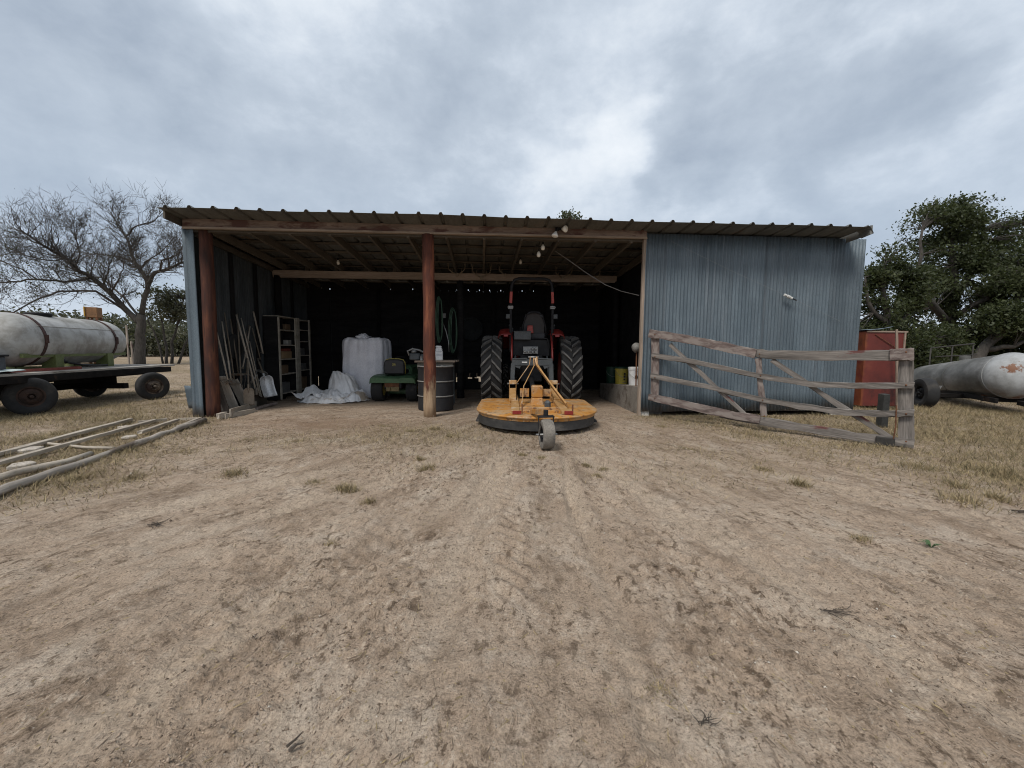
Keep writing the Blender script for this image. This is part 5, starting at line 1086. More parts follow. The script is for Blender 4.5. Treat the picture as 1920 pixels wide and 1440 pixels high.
item('carton',.45,.98,(.26,.46,.17),0,'tan carton on the middle shelf of the left bay'); item('carton',.30,.62,(.26,.34,.20),4,'brown carton on the shelf under the tan carton'); item('carton',.55,1.155+.0,(.2,.30,.06),1,'flat dull red box lying on the tan carton')
item('carton',.62,1.32,(.22,.22,.11),2,'pale box on the shelf just above the red box'); item('tin_can',.15,1.32,(.05,.13),3,'grey tin left of the pale box on the upper shelf'); item('tin_can',.25,1.68,(.06,.15),3,'dark tin on the top shelf of the left bay'); item('carton',.62,1.68,(.2,.24,.14),4,'brown box beside the dark tin on the top shelf'); item('carton',.30,.16,(.27,.42,.24),3,'grey box on the bottom shelf of the left bay')
item('tin_can',1.12,1.42,(.055,.16),2,'pale tin in the upper right bay of the shelving'); item('glass_jar',1.35,1.42,(.05,.14),3,'dark jar beside the pale tin in the right bay'); item('tin_can',1.2,.66,(.05,.17),2,'slim pale tin standing low in the right bay'); item('carton',1.45,.66,(.22,.26,.16),3,'grey box right of the slim pale tin'); item('carton',1.30,1.05,(.22,.40,.18),3,'dark grey box on the middle shelf of the right bay'); item('carton',1.32,.16,(.25,.44,.30),4,'brown box on the bottom shelf of the right bay'); item('glass_jar',1.3,1.72,(.05,.15),2,'pale jar alone on the top right shelf')
# ================================================================ long handled tools and boards along the left wall
m_handle=mat('tool_handle',(.25,.215,.17),(.42,.37,.31),10.,(1,1,.1),rough=.8); m_handled=mat('dark_tool_handle',(.09,.072,.054),(.17,.14,.105),10.,(1,1,.1),rough=.85)
m_blade=mat('dull_blade',(.10,.088,.072),(.19,.165,.135),7.,rough=.7,spot=(.11,.06,.035)); m_alu=mat('bright_aluminium',(.40,.41,.42),(.56,.57,.58),6.,rough=.45,metal=.35,bump=.1)
def TP(px,py,x): return SX(px,py,x)
def pole(name,label,cat,a,c,xa,xc,r,m,extra=None):
    p0=TP(*a,xa);p1=TP(*c,xc); o=thing(name,label,cat,M=SH@Matrix.Translation(p1),group='long handled tools leaning on the left wall')
    b=MB(); d=p0-p1; b.tube([V((0,0,0)),d*.3+V((.004,.003,0)),d*.7,d],[r,r*1.05,r,r*.92],10); b.build('handle',m,o,smooth=True)
    if extra: extra(o,d.normalized())
    return o
def rake_head(o,d):
    b=MB(); b.bar((-.02,-.18,.0),(-.02,.18,.0),.03,.02)
    for i in range(9): b.bar((-.02,-.17+.0425*i,0),(.03,-.17+.0425*i,-.07),.012,.008,(0,1,0))
    b.build('rake_head',m_blade,o)
def blade(w_,h_,m,nm,dish=.06,point=False,dv=None):
    def f(o,d):
        if dv is not None: d=V(dv).normalized()
        M=along((0,0,0),-d,(1,-.9,.3)); b=MB()
        def fn(u,vv):
            ww=w_*(1-(.0 if not point else max(0,vv-.45)**2*2.3))*(1-.55*max(0,.18-vv)**2/.0324); return M@V((h_*vv-.03,(u-.5)*ww,dish*(abs(u-.5)*2)**2-.012-dish*.35*math.sin(vv*PI)))
        b.grid(fn,12,12); s=b.build(nm,m,o,smooth=True,solid=.004); b=MB(); b.tube([M@V((-.10,0,0)),M@V((.06,0,-.015))],[.02,.012],8); b.build('socket',m,o,smooth=True)
    return f
def fork_head(o,d):
    M=along((0,0,0),-d,(1,-.7,.3)); b=MB(); b.bar(M@V((0,-.09,0)),M@V((0,.09,0)),.02,.014)
    for k in range(4): b.tube([M@V((0,-.09+.06*k,0)),M@V((.14,-.09+.06*k,.03)),M@V((.30,-.09+.06*k,.0))],[.007,.006,.003],6)
    b.build('fork_head',m_blade,o)
pole('rake','rake with pale handle, leaning nearest the red corner post','rake',(401,600),(427,712),.12,.40,.015,m_handle,rake_head)
pole('hoe','hoe with pale straight handle, second from the red corner post','hoe',(416,603),(433,712),.12,.38,.015,m_handle,lambda o,d:(MB().box((0.02,0,-.02),(.13,.16,.012),RY(40)).build('hoe_blade',m_blade,o,bevel=.002)))
pole('digging_bar','long pale pole crossing the other tools, thickest of them','pole',(443,590),(481,738),.10,.50,.019,m_handle,lambda o,d:(MB().lathe([(.022,-.02),(.024,.10),(.019,.12)],10).build('ferrule',m_blade,o)))
pole('pitchfork','fork with dark handle leaning behind the crossing pole','pitchfork',(467,610),(462,702),.10,.25,.014,m_handled,fork_head)
pole('shovel','shovel with flat brown blade standing upright at the middle of the tool row','shovel',(462,620),(466,730),.1,.55,.015,m_handled,blade(.19,.34,mat('brown_blade',(.16,.125,.09),(.25,.20,.15),8.,rough=.8),'shovel_blade',.03,False,dv=(-.05,.12,1.)))
pole('broom','broom stick slanting to the right of the dark handled fork','broom',(469,645),(486,732),.12,.42,.013,m_handle,lambda o,d:(MB().box((0,0,-.04),(.07,.30,.10)).build('broom_head',m_handled,o,bevel=.01)))
pole('wall_stick','pale stick hung high on the wall, right of all the handles','stick',(475,584),(493,663),.10,.16,.018,m_handle,lambda o,d:(MB().tube([(0,0,0),(-.05,0,.03)],.008,6).build('hook',m_blade,o)))
pole('narrow_stick','thin brown stick hung below the pale wall stick','stick',(473,615),(488,674),.10,.18,.012,m_handled,lambda o,d:(MB().tube([(0,0,0),(-.05,0,.03)],.008,6).build('hook',m_blade,o)))
pole('scoop_shovel','bright aluminium scoop shovel standing at the end of the tool row','scoop shovel',(483,672),(496,708),.22,.50,.018,m_handled,blade(.27,.46,m_alu,'scoop',.10,dv=(-.25,.10,1.)))
pole('tamper','short dark handled tool leaning behind the rake','tool',(432,598),(447,700),.08,.22,.014,m_handled,lambda o,d:(MB().box((0,0,-.02),(.2,.2,.04)).build('tamper_plate',m_blade,o,bevel=.006)))
pole('metal_pipe','thin grey pipe leaning close beside the long crossing pole','pipe',(452,596),(487,742),.10,.48,.013,m_handle,lambda o,d:(MB().lathe([(.018,0),(.018,.05)],10).build('coupling',m_blade,o)))
pole('metal_pipe','second thin pipe, ending furthest right at the foot of the tool row','pipe',(468,640),(490,744),.12,.50,.012,m_handle,lambda o,d:(MB().lathe([(.017,0),(.017,.05)],10).build('coupling',m_blade,o)))
pole('wooden_pole','thin dark pole leaning between the hoe and the dark handled tool near the corner post','pole',(421,586),(440,720),.10,.34,.013,m_handled,lambda o,d:(MB().bar((0,-.16,0),(0,.16,0),.03,.02).build('ferrule',m_blade,o)))
pole('garden_hoe','dark handled hoe leaning between the rake and the crossing pole','hoe',(445,588),(452,724),.10,.34,.014,m_handled,lambda o,d:(MB().box((0,0,0),(.05,.05,.05)).build('end_cap',m_blade,o)))
pole('wooden_stake','pale slat leaning crossways under the crossing pole','stake',(469,612),(455,690),.12,.22,.014,m_handle,lambda o,d:(MB().box((0,0,0),(.03,.03,.04)).build('stake_tip',m_blade,o)))
o=thing('red_handled_strip','short pale strip with a red end hanging right beside the corner post','strip',M=SH)
a=SX(397,618,.24);c=SX(401,646,.26);e=SX(403,664,.27); b=MB(); b.bar(a,c,.035,.02,(1,0,0)); b.build('pale_strip',m_trim,o); b=MB(); b.bar(c,e,.045,.03,(1,0,0)); b.build('red_grip',m_redworn,o)
# big round saw disc / hub shapes on the left wall
q=SX(440,650,.12); b=MB(); b.lathe([(0,-.02),(.25,-.02),(.26,0),(.25,.02),(.06,.03),(0,.03)],28,SH@Matrix.Translation(q)@RY(90)); o=b.build('wall_disc',m_darkmetal,None,auto=40); tag(o,'dull round metal disc hanging on the wall behind the tool handles','disc')
def gboard(label,a,c,za,zc,w_,t_,m,xa=None,upv=(0,0,1)):
    p0=G(*a,za);p1=G(*c,zc) if xa is None else SH@SX(*c,xa); o=plank('board',p0,p1,w_,t_,m,None,upv,jit=.004); tag(o,label,'board',group='loose boards by the corner post'); return o
m_bw=mat('pale_dusty_board',(.24,.205,.165),(.44,.385,.315),8.,(.12,1,1),rough=.9,bump=.4); m_bp=mat('bleached_board',(.42,.37,.31),(.62,.56,.49),8.,(.12,1,1),rough=.9,bump=.4,spot=(.26,.21,.16)); m_bd=mat('dark_dusty_board',(.05,.038,.030),(.115,.088,.068),8.,(.12,1,1),rough=.9,bump=.4)
gboard('thick pale board lying in front of the leaning boards',(422,781),(478,770),.045,.045,.09,.04,m_bw)
gboard('board lying on the thick pale board, with a worn pale edge',(432,774),(480,759),.10,.08,.14,.03,m_bw,upv=(.2,-.9,.25))
gboard('reddish board lying at the foot of the scoop shovel',(480,766),(518,756),.05,.05,.05,.06,m_gatered)
gboard('wide pale board leaning up against the left wall',(440,768),(413,706),.03,.60,.18,.03,m_bp,xa=.22,upv=(1,.2,0))
gboard('wide stained board leaning right of the wide pale board',(463,764),(437,712),.04,.50,.17,.03,mat('stained_board',(.30,.265,.22),(.48,.43,.37),8.,(.12,1,1),rough=.9,bump=.4),xa=.24,upv=(1,.2,0))
gboard('dark board leaning steeply behind the corner post',(425,775),(404,712),.04,.75,.12,.04,m_bd,xa=.16,upv=(1,.2,0))
gboard('grey weathered board leaning lowest beside the corner post',(413,775),(403,738),.05,.38,.10,.03,m_grey,xa=.16,upv=(1,.2,0))
gboard('dark board lying nearest the wall behind the pale boards',(456,742),(500,735),.12,.1,.16,.04,m_bd,upv=(.8,-.6,.1))
gboard('short pale board end by the foot of the corner post',(408,781),(424,777),.06,.07,.10,.06,m_bw)
q=SG(472,752); o=thing('rolled_wire','coil of grey wire lying behind the leaning boards','wire coil',M=SH@TR(.30,1.55,.55)); b=MB()
for k in range(4): b.tube([V((.05*math.sin(a*3)+.02*k,.26*math.cos(a),.20*math.sin(a)+.01*k)) for a in [2*PI*i/28 for i in range(29)]],.007,5,caps=False)
b.build('wire_loop',m_steel,o,smooth=True); b=MB(); b.box((-.05,0,-.40),(.22,.5,.30)); b.build('crate_base',m_inwood,o,bevel=.008)
# ================================================================ poles and planks on the ground at left
m_gp=mat('grey_pole',(.18,.155,.13),(.36,.32,.275),8.,(.08,1,1),rough=.9,bump=.6,spot=(.11,.085,.065))
def lay(name,label,cat,pts,z,w_,t_,m,round_=False,group='old timbers lying on the ground left of the shed'):
    q=[G(x,y,z) for x,y in pts]; o=plank(name,q[0],q[-1],w_,t_,m,None,(0,0,1),.005,round_=round_,pts=q if len(q)>2 else None); tag(o,label,cat,group); return o
lay('timber_pole','long heavy grey round pole running from the corner post to the photo edge','pole',[(-40,936),(383,787)],.042,.080,.08,m_gp,True)
lay('timber_board','long pale board lying farthest left of the heavy pole','board',[(-60,866),(246,786)],.05,.04,.07,m_bw)
lay('timber_board','long narrow board lying in the middle of the timbers','board',[(-60,884),(291,788)],.05,.04,.06,m_bw)
lay('timber_board','short board end close to the corner post, left of the heavy pole','board',[(262,811),(333,787)],.05,.04,.06,m_bw)
lay('timber_board','thin board lying along the far end of the heavy pole','board',[(334,801),(376,784)],.05,.04,.05,m_bw)
lay('crooked_branch','crooked pale branch lying between the boards and the heavy pole','branch',[(-10,898),(25,887),(80,875),(125,866),(170,851)],.05,.07,.05,m_bw,True)
lay('thin_branch','thin pale branch lying crosswise under the boards','branch',[(75,830),(115,834),(160,839),(214,840)],.03,.035,.03,m_bw,True)
lay('cross_slat','pale cross slat under the middle board near the shed','slat',[(258,793),(312,787)],.03,.06,.03,m_bw); lay('cross_slat','pale cross slat beneath the thin board by the corner post','slat',[(335,787),(372,786)],.03,.06,.03,m_bw)
def slab(label,px,py,s,rz): 
    q=G(px,py,.03); b=MB(); b.prism([(-s*.5,-s*.3),(s*.1,-s*.42),(s*.5,-s*.2),(s*.45,s*.35),(-s*.2,s*.4)],-.03,.008+ru(0,.012)); o=b.build('stone_slab',m_trim if 0 else mat('pale_slab',(.33,.29,.24),(.48,.43,.37),6.,rough=.95,bump=.5) if 'pale_slab' not in bpy.data.materials else bpy.data.materials['pale_slab'],None,Matrix.Translation(q)@RZ(rz),bevel=.01); tag(o,label,'slab',group='pale slabs under the timbers')
slab('pale flat slab under the two long boards near the photo edge',50,843,.26,20); slab('pale flat slab beside the crooked branch',38,872,.22,60); slab('pale slab between the middle board and the heavy pole, far one',235,800,.18,0); slab('pale slab lying just below the far slab by the heavy pole',242,818,.17,40)
m_bark_=mat('dark_pipe',(.015,.013,.011),(.04,.035,.03),8.,rough=.8); rk=P(1775,660,13.2); pr=thing('pipe_rack','thin pipe rail frame half hidden in the brush above the chalky tank','rack',(rk.x,rk.y,0),R(-8)); zr_=P(1775,650,13.2).z
b=MB(); b.tube([(-.45,0,zr_-.05),(.1,0,zr_+.02),(.75,0,zr_+.10)],.022,7); b.tube([(-.30,0,zr_-.32),(.7,0,zr_-.26)],.02,7); b.build('top_rail',m_bark_,pr,smooth=True)
for x_ in(-.45,.15,.72):
    b=MB(); b.tube([(x_,0,0),(x_,0,zr_-.05+.1*(x_+.45))],.02,7); b.build('rack_post',m_bark_,pr,smooth=True)
# ================================================================ small things lying in the yard
m_twig=mat('dark_twig',(.035,.028,.022),(.085,.066,.05),10.,rough=.95); m_weed=mat('weed_green',(.035,.075,.025),(.065,.12,.04),8.,rough=.8,bump=0)
def twig(label,px,py,L,n,rz,m=m_twig,r=.004):
    p=G(px,py,0); p.z=gz(p.x,p.y)+.006; b=MB(); st=random.getstate(); random.seed(px)
    for k in range(n):
        a=rz+ru(-.7,.7); q=V((ru(-L,L)*.35,ru(-L,L)*.2,ru(0,.012))); pts=[q]
        for i in range(4): a+=ru(-.5,.5); q=q+V((math.cos(a)*L/4,math.sin(a)*L/4,ru(-.004,.010))); q.z=max(q.z,.0); pts.append(q)
        b.tube(pts,[r,r*.9,r*.7,r*.5,r*.3],5)
    random.setstate(st); o=b.build('fallen_twig',m,None,Matrix.Translation(p)); tag(o,label,'twig',group='dead twigs on the dirt')
twig('dark tangled dead twig nearest the photo bottom, right of centre',1320,1352,.055,11,.9,r=.0018); twig('short dark stick lying at the bottom, left of centre',540,1388,.05,2,.5,r=.005); twig('dark twig clump lying right of the rut in the middle distance',1552,1150,.11,9,-.5,r=.0022); twig('small dark twig clump left of the rut',285,985,.12,8,.2,r=.003); twig('dark twig at the far right photo edge',1908,958,.12,7,-.6,r=.006)
p=G(1745,1032,0); b=MB()
for k in range(9):
    a=ru(0,6.28); l=ru(.03,.07); 
    b.grid(lambda u,vv:V((math.cos(a)*l*vv+math.sin(a)*.012*(u-.5)*math.sin(vv*PI),math.sin(a)*l*vv-math.cos(a)*.012*(u-.5)*math.sin(vv*PI),.035*math.sin(vv*2.2))),3,5)
o=b.build('green_weed',m_weed,None,Matrix.Translation(V((p.x,p.y,gz(p.x,p.y)))),solid=.001); tag(o,'single small green weed growing in the bare dirt at right','weed')
# ================================================================ trees
m_bark=mat('dark_bark',(.030,.026,.022),(.080,.070,.060),14.,(1,1,.3),rough=.95,bump=.6)
m_twigs=mat('grey_twigs',(.050,.043,.038),(.105,.092,.082),8.,rough=.95,bump=0)
def leafmat(name,a,c,e):
    m,t,b=newmat(name); v=t.coord(); n=t.noise(v,1.1,5,.6); n2=t.noise(v,9.,2,.5)
    col=t.ramp(t.math('ADD',t.math('MULTIPLY',n,.5),t.math('MULTIPLY',n2,.5)),[(.34,a),(.52,c),(.68,e)]); t.link(col,b.inputs['Base Color']); b.inputs['Roughness'].default_value=.55; b.inputs['Specular IOR Level'].default_value=.3
    tl=t.new('ShaderNodeBsdfTranslucent'); t.link(t.mix(.5,col,(.10,.13,.03)),tl.inputs['Color']); mx=t.new('ShaderNodeMixShader'); mx.inputs[0].default_value=.28; t.link(b.outputs[0],mx.inputs[1]); t.link(tl.outputs[0],mx.inputs[2]); t.link(mx.outputs[0],m.node_tree.nodes['Material Output'].inputs['Surface']); return m
m_leaf=leafmat('live_oak_leaf',(.020,.027,.010),(.045,.056,.022),(.090,.102,.044))
m_leaf2=leafmat('mesquite_leaf',(.030,.036,.017),(.052,.058,.028),(.085,.088,.045))
m_leaf3=leafmat('brush_leaf',(.055,.058,.036),(.088,.088,.056),(.13,.122,.082))
def leaves_np(P_,size,rg,asp=.55,jit=.0):
    """one folded leaf (two triangles, a real crease) at each point"""
    n=len(P_); a=rg.normal(size=(n,3)); a/=np.linalg.norm(a,axis=1)[:,None]; c=rg.normal(size=(n,3)); c-=a*(a*c).sum(1)[:,None]; c/=np.linalg.norm(c,axis=1)[:,None]; d=np.cross(a,c)
    s=size*(.45+1.0*rg.random(n)**1.5)[:,None]*1.08
    v0=P_-a*s; v1=P_+c*s*asp+d*s*.15; v2=P_+a*s; v3=P_-c*s*asp+d*s*.15
    return np.stack([v0,v1,v2,v3],1).reshape(-1,3),(np.arange(n)*4)[:,None]+np.array([[0,1,2,3]])
def np_obj(name,v,f,m,parent):
    o=mesh_np(name,v,f,[m]); put(o,parent,Matrix()); return o
def grow(mb,p,d,L,r,lv,rg,tips,up=.15,wob=.35,nch=(3,5),ratio=.62):
    n=4 if lv>0 else 3; pts=[p];dd=d.normalized(); dirs=[dd]
    for i in range(n):
        dd=(dd+V((rg.uniform(-wob,wob),rg.uniform(-wob,wob),rg.uniform(-wob,wob)+up))).normalized(); p=p+dd*(L/n); pts.append(p); dirs.append(dd)
    mb.tube(pts,[r*(1-.6*i/n) for i in range(n+1)],5 if r>.03 else 3,caps=False)
    if lv==0: tips.append(pts[-1]); tips.append(pts[-2]); return
    for k in range(rg.randint(*nch)):
        i=rg.randint(1,n); q=pts[i]; ax=dirs[i].orthogonal().normalized(); ax=Matrix.Rotation(rg.uniform(0,2*PI),3,dirs[i])@ax
        nd=(dirs[i]*rg.uniform(.5,1.)+ax*rg.uniform(.5,1.0)).normalized()
        grow(mb,q,nd,L*ratio*rg.uniform(.7,1.15),max(r*(1-.6*i/n)*.62,.0085),lv-1,rg,tips,up,wob,nch,ratio)
def limbs(mb,defs,n=8):
    out=[]
    for pts,r0,r1 in defs:
        q=[P(x,y,d) for x,y,d in pts]; d=[]
        for i in range(len(q)-1):
            for k in range(3): d.append(q[i].lerp(q[i+1],k/3)+(V((ru(-1,1),ru(-1,1),ru(-1,1)))*.05 if k else V()))
        d.append(q[-1]); m=len(d)-1; rr=[r0+(r1-r0)*i/m for i in range(m+1)]; mb.tube(d,rr,n,caps=True,jit=.06); out.append((d,rr))
    return out
# ---- bare tree on the left
rg=random.Random(21); D=27.
def low(defs): return [([(x,y if y>520 else 520-(520-y)*.80,d) for x,y,d in p],a*.76,c) for p,a,c in defs]
base=P(262,684,D); base.z=gz(base.x,base.y)
bt=thing('bare_tree','large leafless mesquite with a dense haze of fine twigs, left of the shed','tree',base)
mb=MB(); lt=limbs(mb,[([(262,690,D),(263,650,D),(264,615,D),(266,590,D)],.31,.22)],12)
l2=limbs(mb,low([([(263,606,D),(242,587,D),(207,549,D-.5),(172,520,D-1),(140,498,D-1.5),(128,478,D-1.5),(100,460,D-2),(66,432,D-2.5),(38,408,D-3)],.24,.035),
 ([(266,592,D),(274,550,D),(278,531,D),(262,501,D),(251,480,D+.5),(244,452,D+.5),(236,424,D+.5),(221,396,D+1),(206,366,D+1)],.20,.025),
 ([(276,535,D),(292,508,D),(320,497,D+.5),(345,484,D+1),(372,474,D+1)],.16,.04)]))
for q in (limbs(mb,low([([(170,522,D-1),(120,529,D-2),(70,524,D-3),(20,528,D-3),(-30,532,D-3.5)],.09,.03),([(192,537,D-.5),(200,515,D-1),(205,490,D-1),(213,470,D-1)],.07,.02),([(236,424,D+.5),(255,400,D),(285,391,D),(302,374,D-.5)],.07,.018),
 ([(250,482,D+.5),(215,470,D+1),(180,465,D+1.5),(148,463,D+2)],.08,.02),([(232,580,D),(180,546,D-1.5),(110,546,D-2.5),(60,566,D-3),(15,592,D-3)],.10,.03),([(300,504,D),(303,480,D-.5),(332,468,D-.5),(345,440,D)],.07,.02),([(262,502,D),(280,478,D-.6),(300,462,D-1),(318,440,D-1)],.06,.02),([(140,498,D-1.5),(150,470,D-2),(145,440,D-2),(140,410,D-2)],.06,.018),([(207,549,D-.5),(225,520,D-2),(232,490,D-3)],.07,.02),([(265,600,D),(235,560,D+1.5),(190,520,D+2.5),(150,520,D+3),(90,500,D+3)],.10,.025),([(70,524,D-3),(40,500,D-3),(0,480,D-3),(-30,470,D-3)],.05,.02),([(100,460,D-2),(110,430,D-2),(105,405,D-2)],.04,.015),([(128,478,D-1.5),(90,480,D-2.5),(50,470,D-3),(10,455,D-3)],.05,.018)])),): l2=l2+q
tips=[]
twm=MB()
for d,rr in l2:
    L=sum((d[i+1]-d[i]).length for i in range(len(d)-1)); acc=0
    for i in range(3,len(d)-1):
        for k in range(3 if rr[i]<.17 else 1):
            dirn=(d[i+1]-d[i-1]).normalized(); ax=Matrix.Rotation(rg.uniform(0,6.28),3,dirn)@dirn.orthogonal().normalized()
            nd=(dirn*.45+ax*.75+V((0,0,.22))).normalized(); grow(twm,d[i].lerp(d[i+1],rg.random()),nd,rg.uniform(.8,1.5)*(1.0 if rr[i]<.12 else 1.25),min(.034,rr[i]*.45),2,rg,tips,.12,.24,(4,6),.62)
    grow(twm,d[-1],(d[-1]-d[-2]),1.35,rr[-1]*.8,2,rg,tips,.12,.24,(5,6),.66)
mb.build('trunk',m_bark,bt,Matrix(),smooth=True); twm.build('crown',m_twigs,bt,Matrix())
nr=np.random.default_rng(5); T=np.array([(p.x,p.y,p.z) for p in tips]); sel=nr.random(len(T))<(.012+.13*(np.abs(T[:,2]-4.8)<1.0)); q=np.repeat(T[sel],2,0)+nr.normal(0,.16,(sel.sum()*2,3)); v_,f_=leaves_np(q,.05,nr); np_obj('foliage',v_,f_,m_leaf2,bt)
# ---- leafy trees
def leafy(name,label,defs,lobes,mleaf,seed,ncl,nl,size,group=None,trunk_r=.2,spread=.30,holes=.0,twig=True):
    """limb polylines through the crown, leaf clusters in ragged lobes joined to them by twigs"""
    rg=random.Random(seed); nr=np.random.default_rng(seed); p0=P(*defs[0][0][0]); tr_=thing(name,label,'tree' if 'bush' not in name else 'bush',(p0.x,p0.y,gz(p0.x,p0.y)),0,group)
    mb=MB(); ls=limbs(mb,defs); nodes=[(q,r) for d,rr in ls for q,r in zip(d[2:],rr[2:])]; NP=np.array([(q.x,q.y,q.z) for q,_ in nodes]); pts=[]
    tot=sum(l[3]*l[4] for l in lobes)
    for (px,py,d,rx,rz) in lobes:
        c=P(px,py,d); s=d/F; RX_=rx*s;RZ_=rz*s; n=int(ncl*rx*rz/tot)
        for k in range(n):
            a=nr.normal(size=3); a/=np.linalg.norm(a); r=nr.random()**.42; q=np.array(c)+a*np.array([RX_,min(RX_,RZ_)*1.0,RZ_])*r*(1+.25*noise.noise(V(a)*2.2+V((seed,px*.1,0))))
            if noise.noise(V(q)*1.05+V((seed*3.,0,0)))<.02+holes: continue
            if q[2]<.15: continue
            i=np.argmin(((NP-q)**2).sum(1)); o_=nodes[i][0]; e=V(q); m_=o_.lerp(e,.5)+V((0,0,rg.uniform(.02,.12)*(e-o_).length))+V((rg.uniform(-.1,.1),rg.uniform(-.1,.1),0))
            if twig: mb.tube([o_,m_,e],[min(.035,nodes[i][1]*.5),.014,.005],3,caps=False)
            nn=int(nl*rg.uniform(.5,1.5)); t_=nr.random(nn)[:,None]; pts.append(q[None]*(1-t_*.3)+np.array(m_)[None]*t_*.3+nr.normal(0,spread,(nn,3))*np.array([1,1,.6]))
    mb.build('trunk',m_bark,tr_,Matrix(),smooth=True); v_,f_=leaves_np(np.concatenate(pts),size,nr); np_obj('crown',v_,f_,mleaf,tr_); return tr_
g1='live oaks standing behind the right end of the shed'
d=19.
leafy('oak_tree','tallest live oak at right, its ragged top far above the tank trailer',[([(1772,705,d),(1775,650,d),(1782,590,d),(1790,520,d),(1780,450,d),(1800,400,d)],.30,.05),([(1780,610,d),(1740,560,d-1),(1722,500,d-1),(1730,430,d-1)],.16,.04),([(1785,570,d),(1830,500,d),(1845,430,d),(1835,385,d)],.15,.03),([(1780,600,d),(1850,560,d-1),(1890,500,d-1)],.14,.03),([(1775,640,d),(1720,610,d+1),(1690,580,d+1)],.12,.03)],
 [(1770,450,d,66,62),(1735,425,d-.5,34,48),(1842,395,d,26,26),(1808,402,d,42,30),(1770,420,d,55,45),(1845,470,d,52,50),(1885,500,d,52,78),(1925,440,d+.5,44,44),(1795,530,d,95,50),(1730,540,d,48,50),(1840,570,d,70,40),(1765,590,d,80,36)],m_leaf,4,1950,46,.060,g1,spread=.20,holes=.0)
d=15.5
leafy('oak_tree','lower live oak close behind the right end wall of the shed',[([(1668,720,d),(1668,660,d),(1662,600,d),(1655,540,d),(1660,490,d)],.18,.04),([(1668,650,d),(1700,590,d),(1715,530,d)],.1,.03),([(1665,620,d),(1630,570,d),(1622,520,d)],.1,.03)],
 [(1668,495,d,44,40),(1640,530,d,40,50),(1700,540,d,44,48),(1655,590,d,60,50),(1700,610,d,50,40),(1620,590,d,30,60),(1650,650,d,60,34)],m_leaf,9,1050,46,.055,g1,spread=.17,holes=.0)
d=17.
leafy('oak_tree','live oak with dark leaning trunk at the far right photo edge',[([(1812,700,d),(1845,652,d),(1880,618,d),(1915,585,d),(1960,540,d)],.22,.10),([(1895,605,d),(1910,560,d),(1925,520,d)],.12,.03),([(1845,655,d),(1900,650,d-.5),(1970,620,d-.5)],.12,.04),([(1940,560,d),(2010,520,d),(2060,480,d)],.12,.04)],
 [(1912,540,d,50,52),(1960,520,d,70,60),(1905,600,d-.5,52,36),(2020,540,d,70,80),(1880,585,d,46,30),(1950,610,d,60,36),(1912,470,d+.6,26,26)],m_leaf,14,1250,44,.058,g1,spread=.21,holes=-.03)
d=20
for i,(lab,L) in enumerate([('dark shaded bush between the shed end and the tank trailer',[(1700,665,16.5,60,36),(1745,650,17,55,40),(1720,690,16.5,50,28)]),('dark thicket bush right behind the chalky tank',[(1800,645,18.5,60,36),(1850,640,19,60,40),(1810,680,18.5,60,25)]),('dark bush behind the white dome of the tank at the photo edge',[(1900,655,18,60,40),(1960,650,18,60,50)])]):
    px,py,dd,_,_=L[0]; leafy('thicket_bush',lab,[([(px,716,dd),(px+4,690,dd),(px-8,650,dd),(px,625,dd)],.07,.02),([(px+4,690,dd),(px+40,640,dd)],.05,.02),([(px,700,dd),(px-40,650,dd)],.05,.02)],L,m_leaf,30+i,430,50,.066,'dark bushes behind the tank trailer',spread=.26)
d=24
leafy('oak_tree','leafy tree behind the shed, only its tip showing over the roof',[([(1066,700,d),(1068,600,d),(1062,500,d),(1066,430,d)],.22,.04)],[(1066,409,d,20,13),(1064,440,d,55,24),(1060,480,d,90,40),(1075,540,d,110,40)],m_leaf2,41,420,50,.085,None,spread=.22)
d=30.
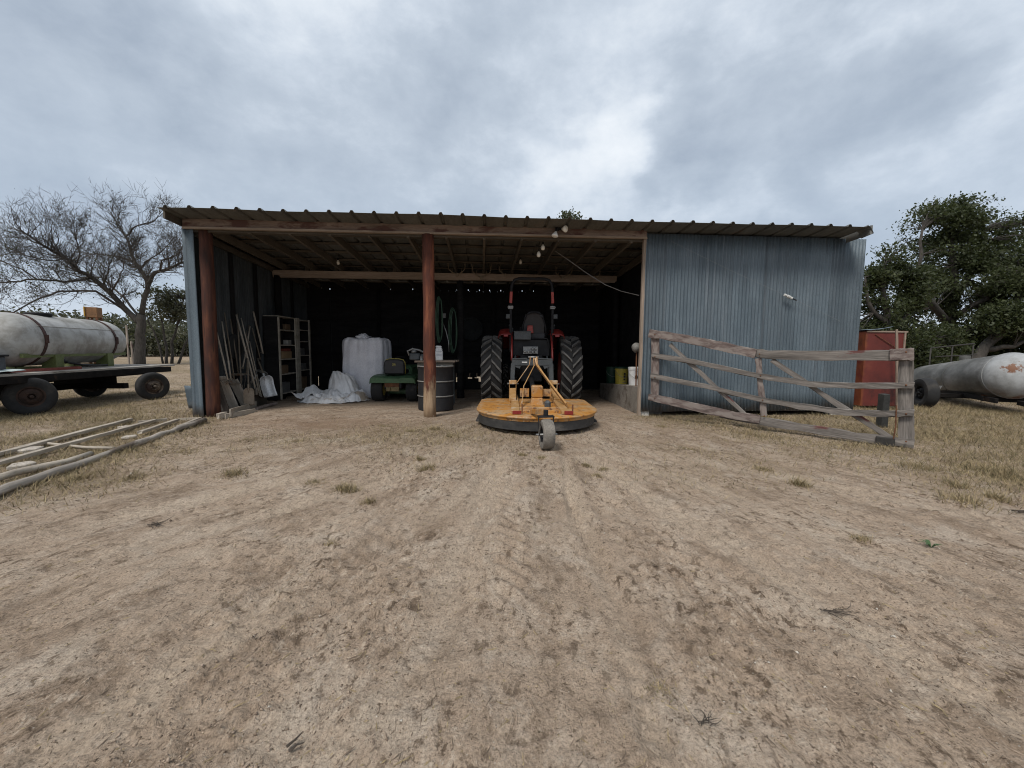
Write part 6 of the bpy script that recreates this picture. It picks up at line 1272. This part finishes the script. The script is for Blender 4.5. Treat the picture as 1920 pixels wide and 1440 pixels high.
leafy('shrub_tree','small grey green tree with several thin stems behind the big bare tree',[([(312,683,d),(312,650,d),(305,610,d),(295,570,d)],.10,.04),([(322,683,d),(322,640,d),(335,600,d),(345,560,d)],.10,.04),([(334,683,d),(345,650,d),(356,630,d),(372,600,d)],.09,.03),([(306,683,d),(296,640,d),(282,610,d),(276,590,d)],.07,.03)],
 [(318,565,d,42,30),(345,570,d,40,34),(290,585,d,28,22),(330,595,d,50,14),(372,580,d,40,40)],m_leaf3,52,520,34,.085,None,spread=.30,holes=.06)
# ---- far brush as one mass
nr=np.random.default_rng(77); n=15000
X=np.where(nr.random(n)<.6,-78+66*nr.random(n),(nr.random(n)*2-1)*110); Yb=46+nr.random(n)*14+6*np.sin(X*.13); hgt=(2.4+1.5*fbm(X*.12+9,Yb*.0+3,3)*1.8)*(1.+.25*nr.random(n)); Zc=nr.random(n)**1.1*hgt
cen=np.stack([X,Yb,Zc],-1); q=np.repeat(cen,9,0)+nr.normal(0,.55,(n*9,3))*np.array([1,1,.7]); q=q[q[:,2]>.05]
v_,f_=leaves_np(q,.21,nr)
# bare stems mixed in
sb=MB(); rg=random.Random(8)
for i in range(1500):
    x=rg.uniform(-110,110); y=46+rg.random()*10+6*math.sin(x*.13); z=0; h_=rg.uniform(1.5,3.6); a=rg.uniform(-.5,.5); sb.tube([(x,y,0),(x+a*.4,y,h_*.5),(x+a*1.4,y+rg.uniform(-.5,.5),h_)],[.05,.035,.012],3,caps=False)
sv=np.array(sb.v); sf=np.array(sb.f); allv=np.concatenate([v_,sv]); allf=np.concatenate([f_,sf+len(v_)]); mi=np.concatenate([np.zeros(len(f_)),np.ones(len(sf))])
o=mesh_np('far_brush',allv,allf,[m_leaf3,m_twigs],mi); put(o,None); tag(o,'grey green scrub brush along the far edge of the field','brush',kind='stuff')
# pale post of the far fence by the bare tree
for px,lab in((248,'thin grey upright post left of the bare trunk, far off'),(241,'second thin far post, just left of the first')):
    p=P(px,668,24); o=plank('fence_post',(p.x,p.y,0),(p.x,p.y,P(px,610 if px==241 else 640,24).z),.07,.07,m_grey,None,upv=(1,0,0)); tag(o,lab,'post')
# everything that carries a category is a thing in its own right
for o in COL.objects:
    if o.parent is None and o.get('category') and not o.get('kind'): o['kind']='thing'
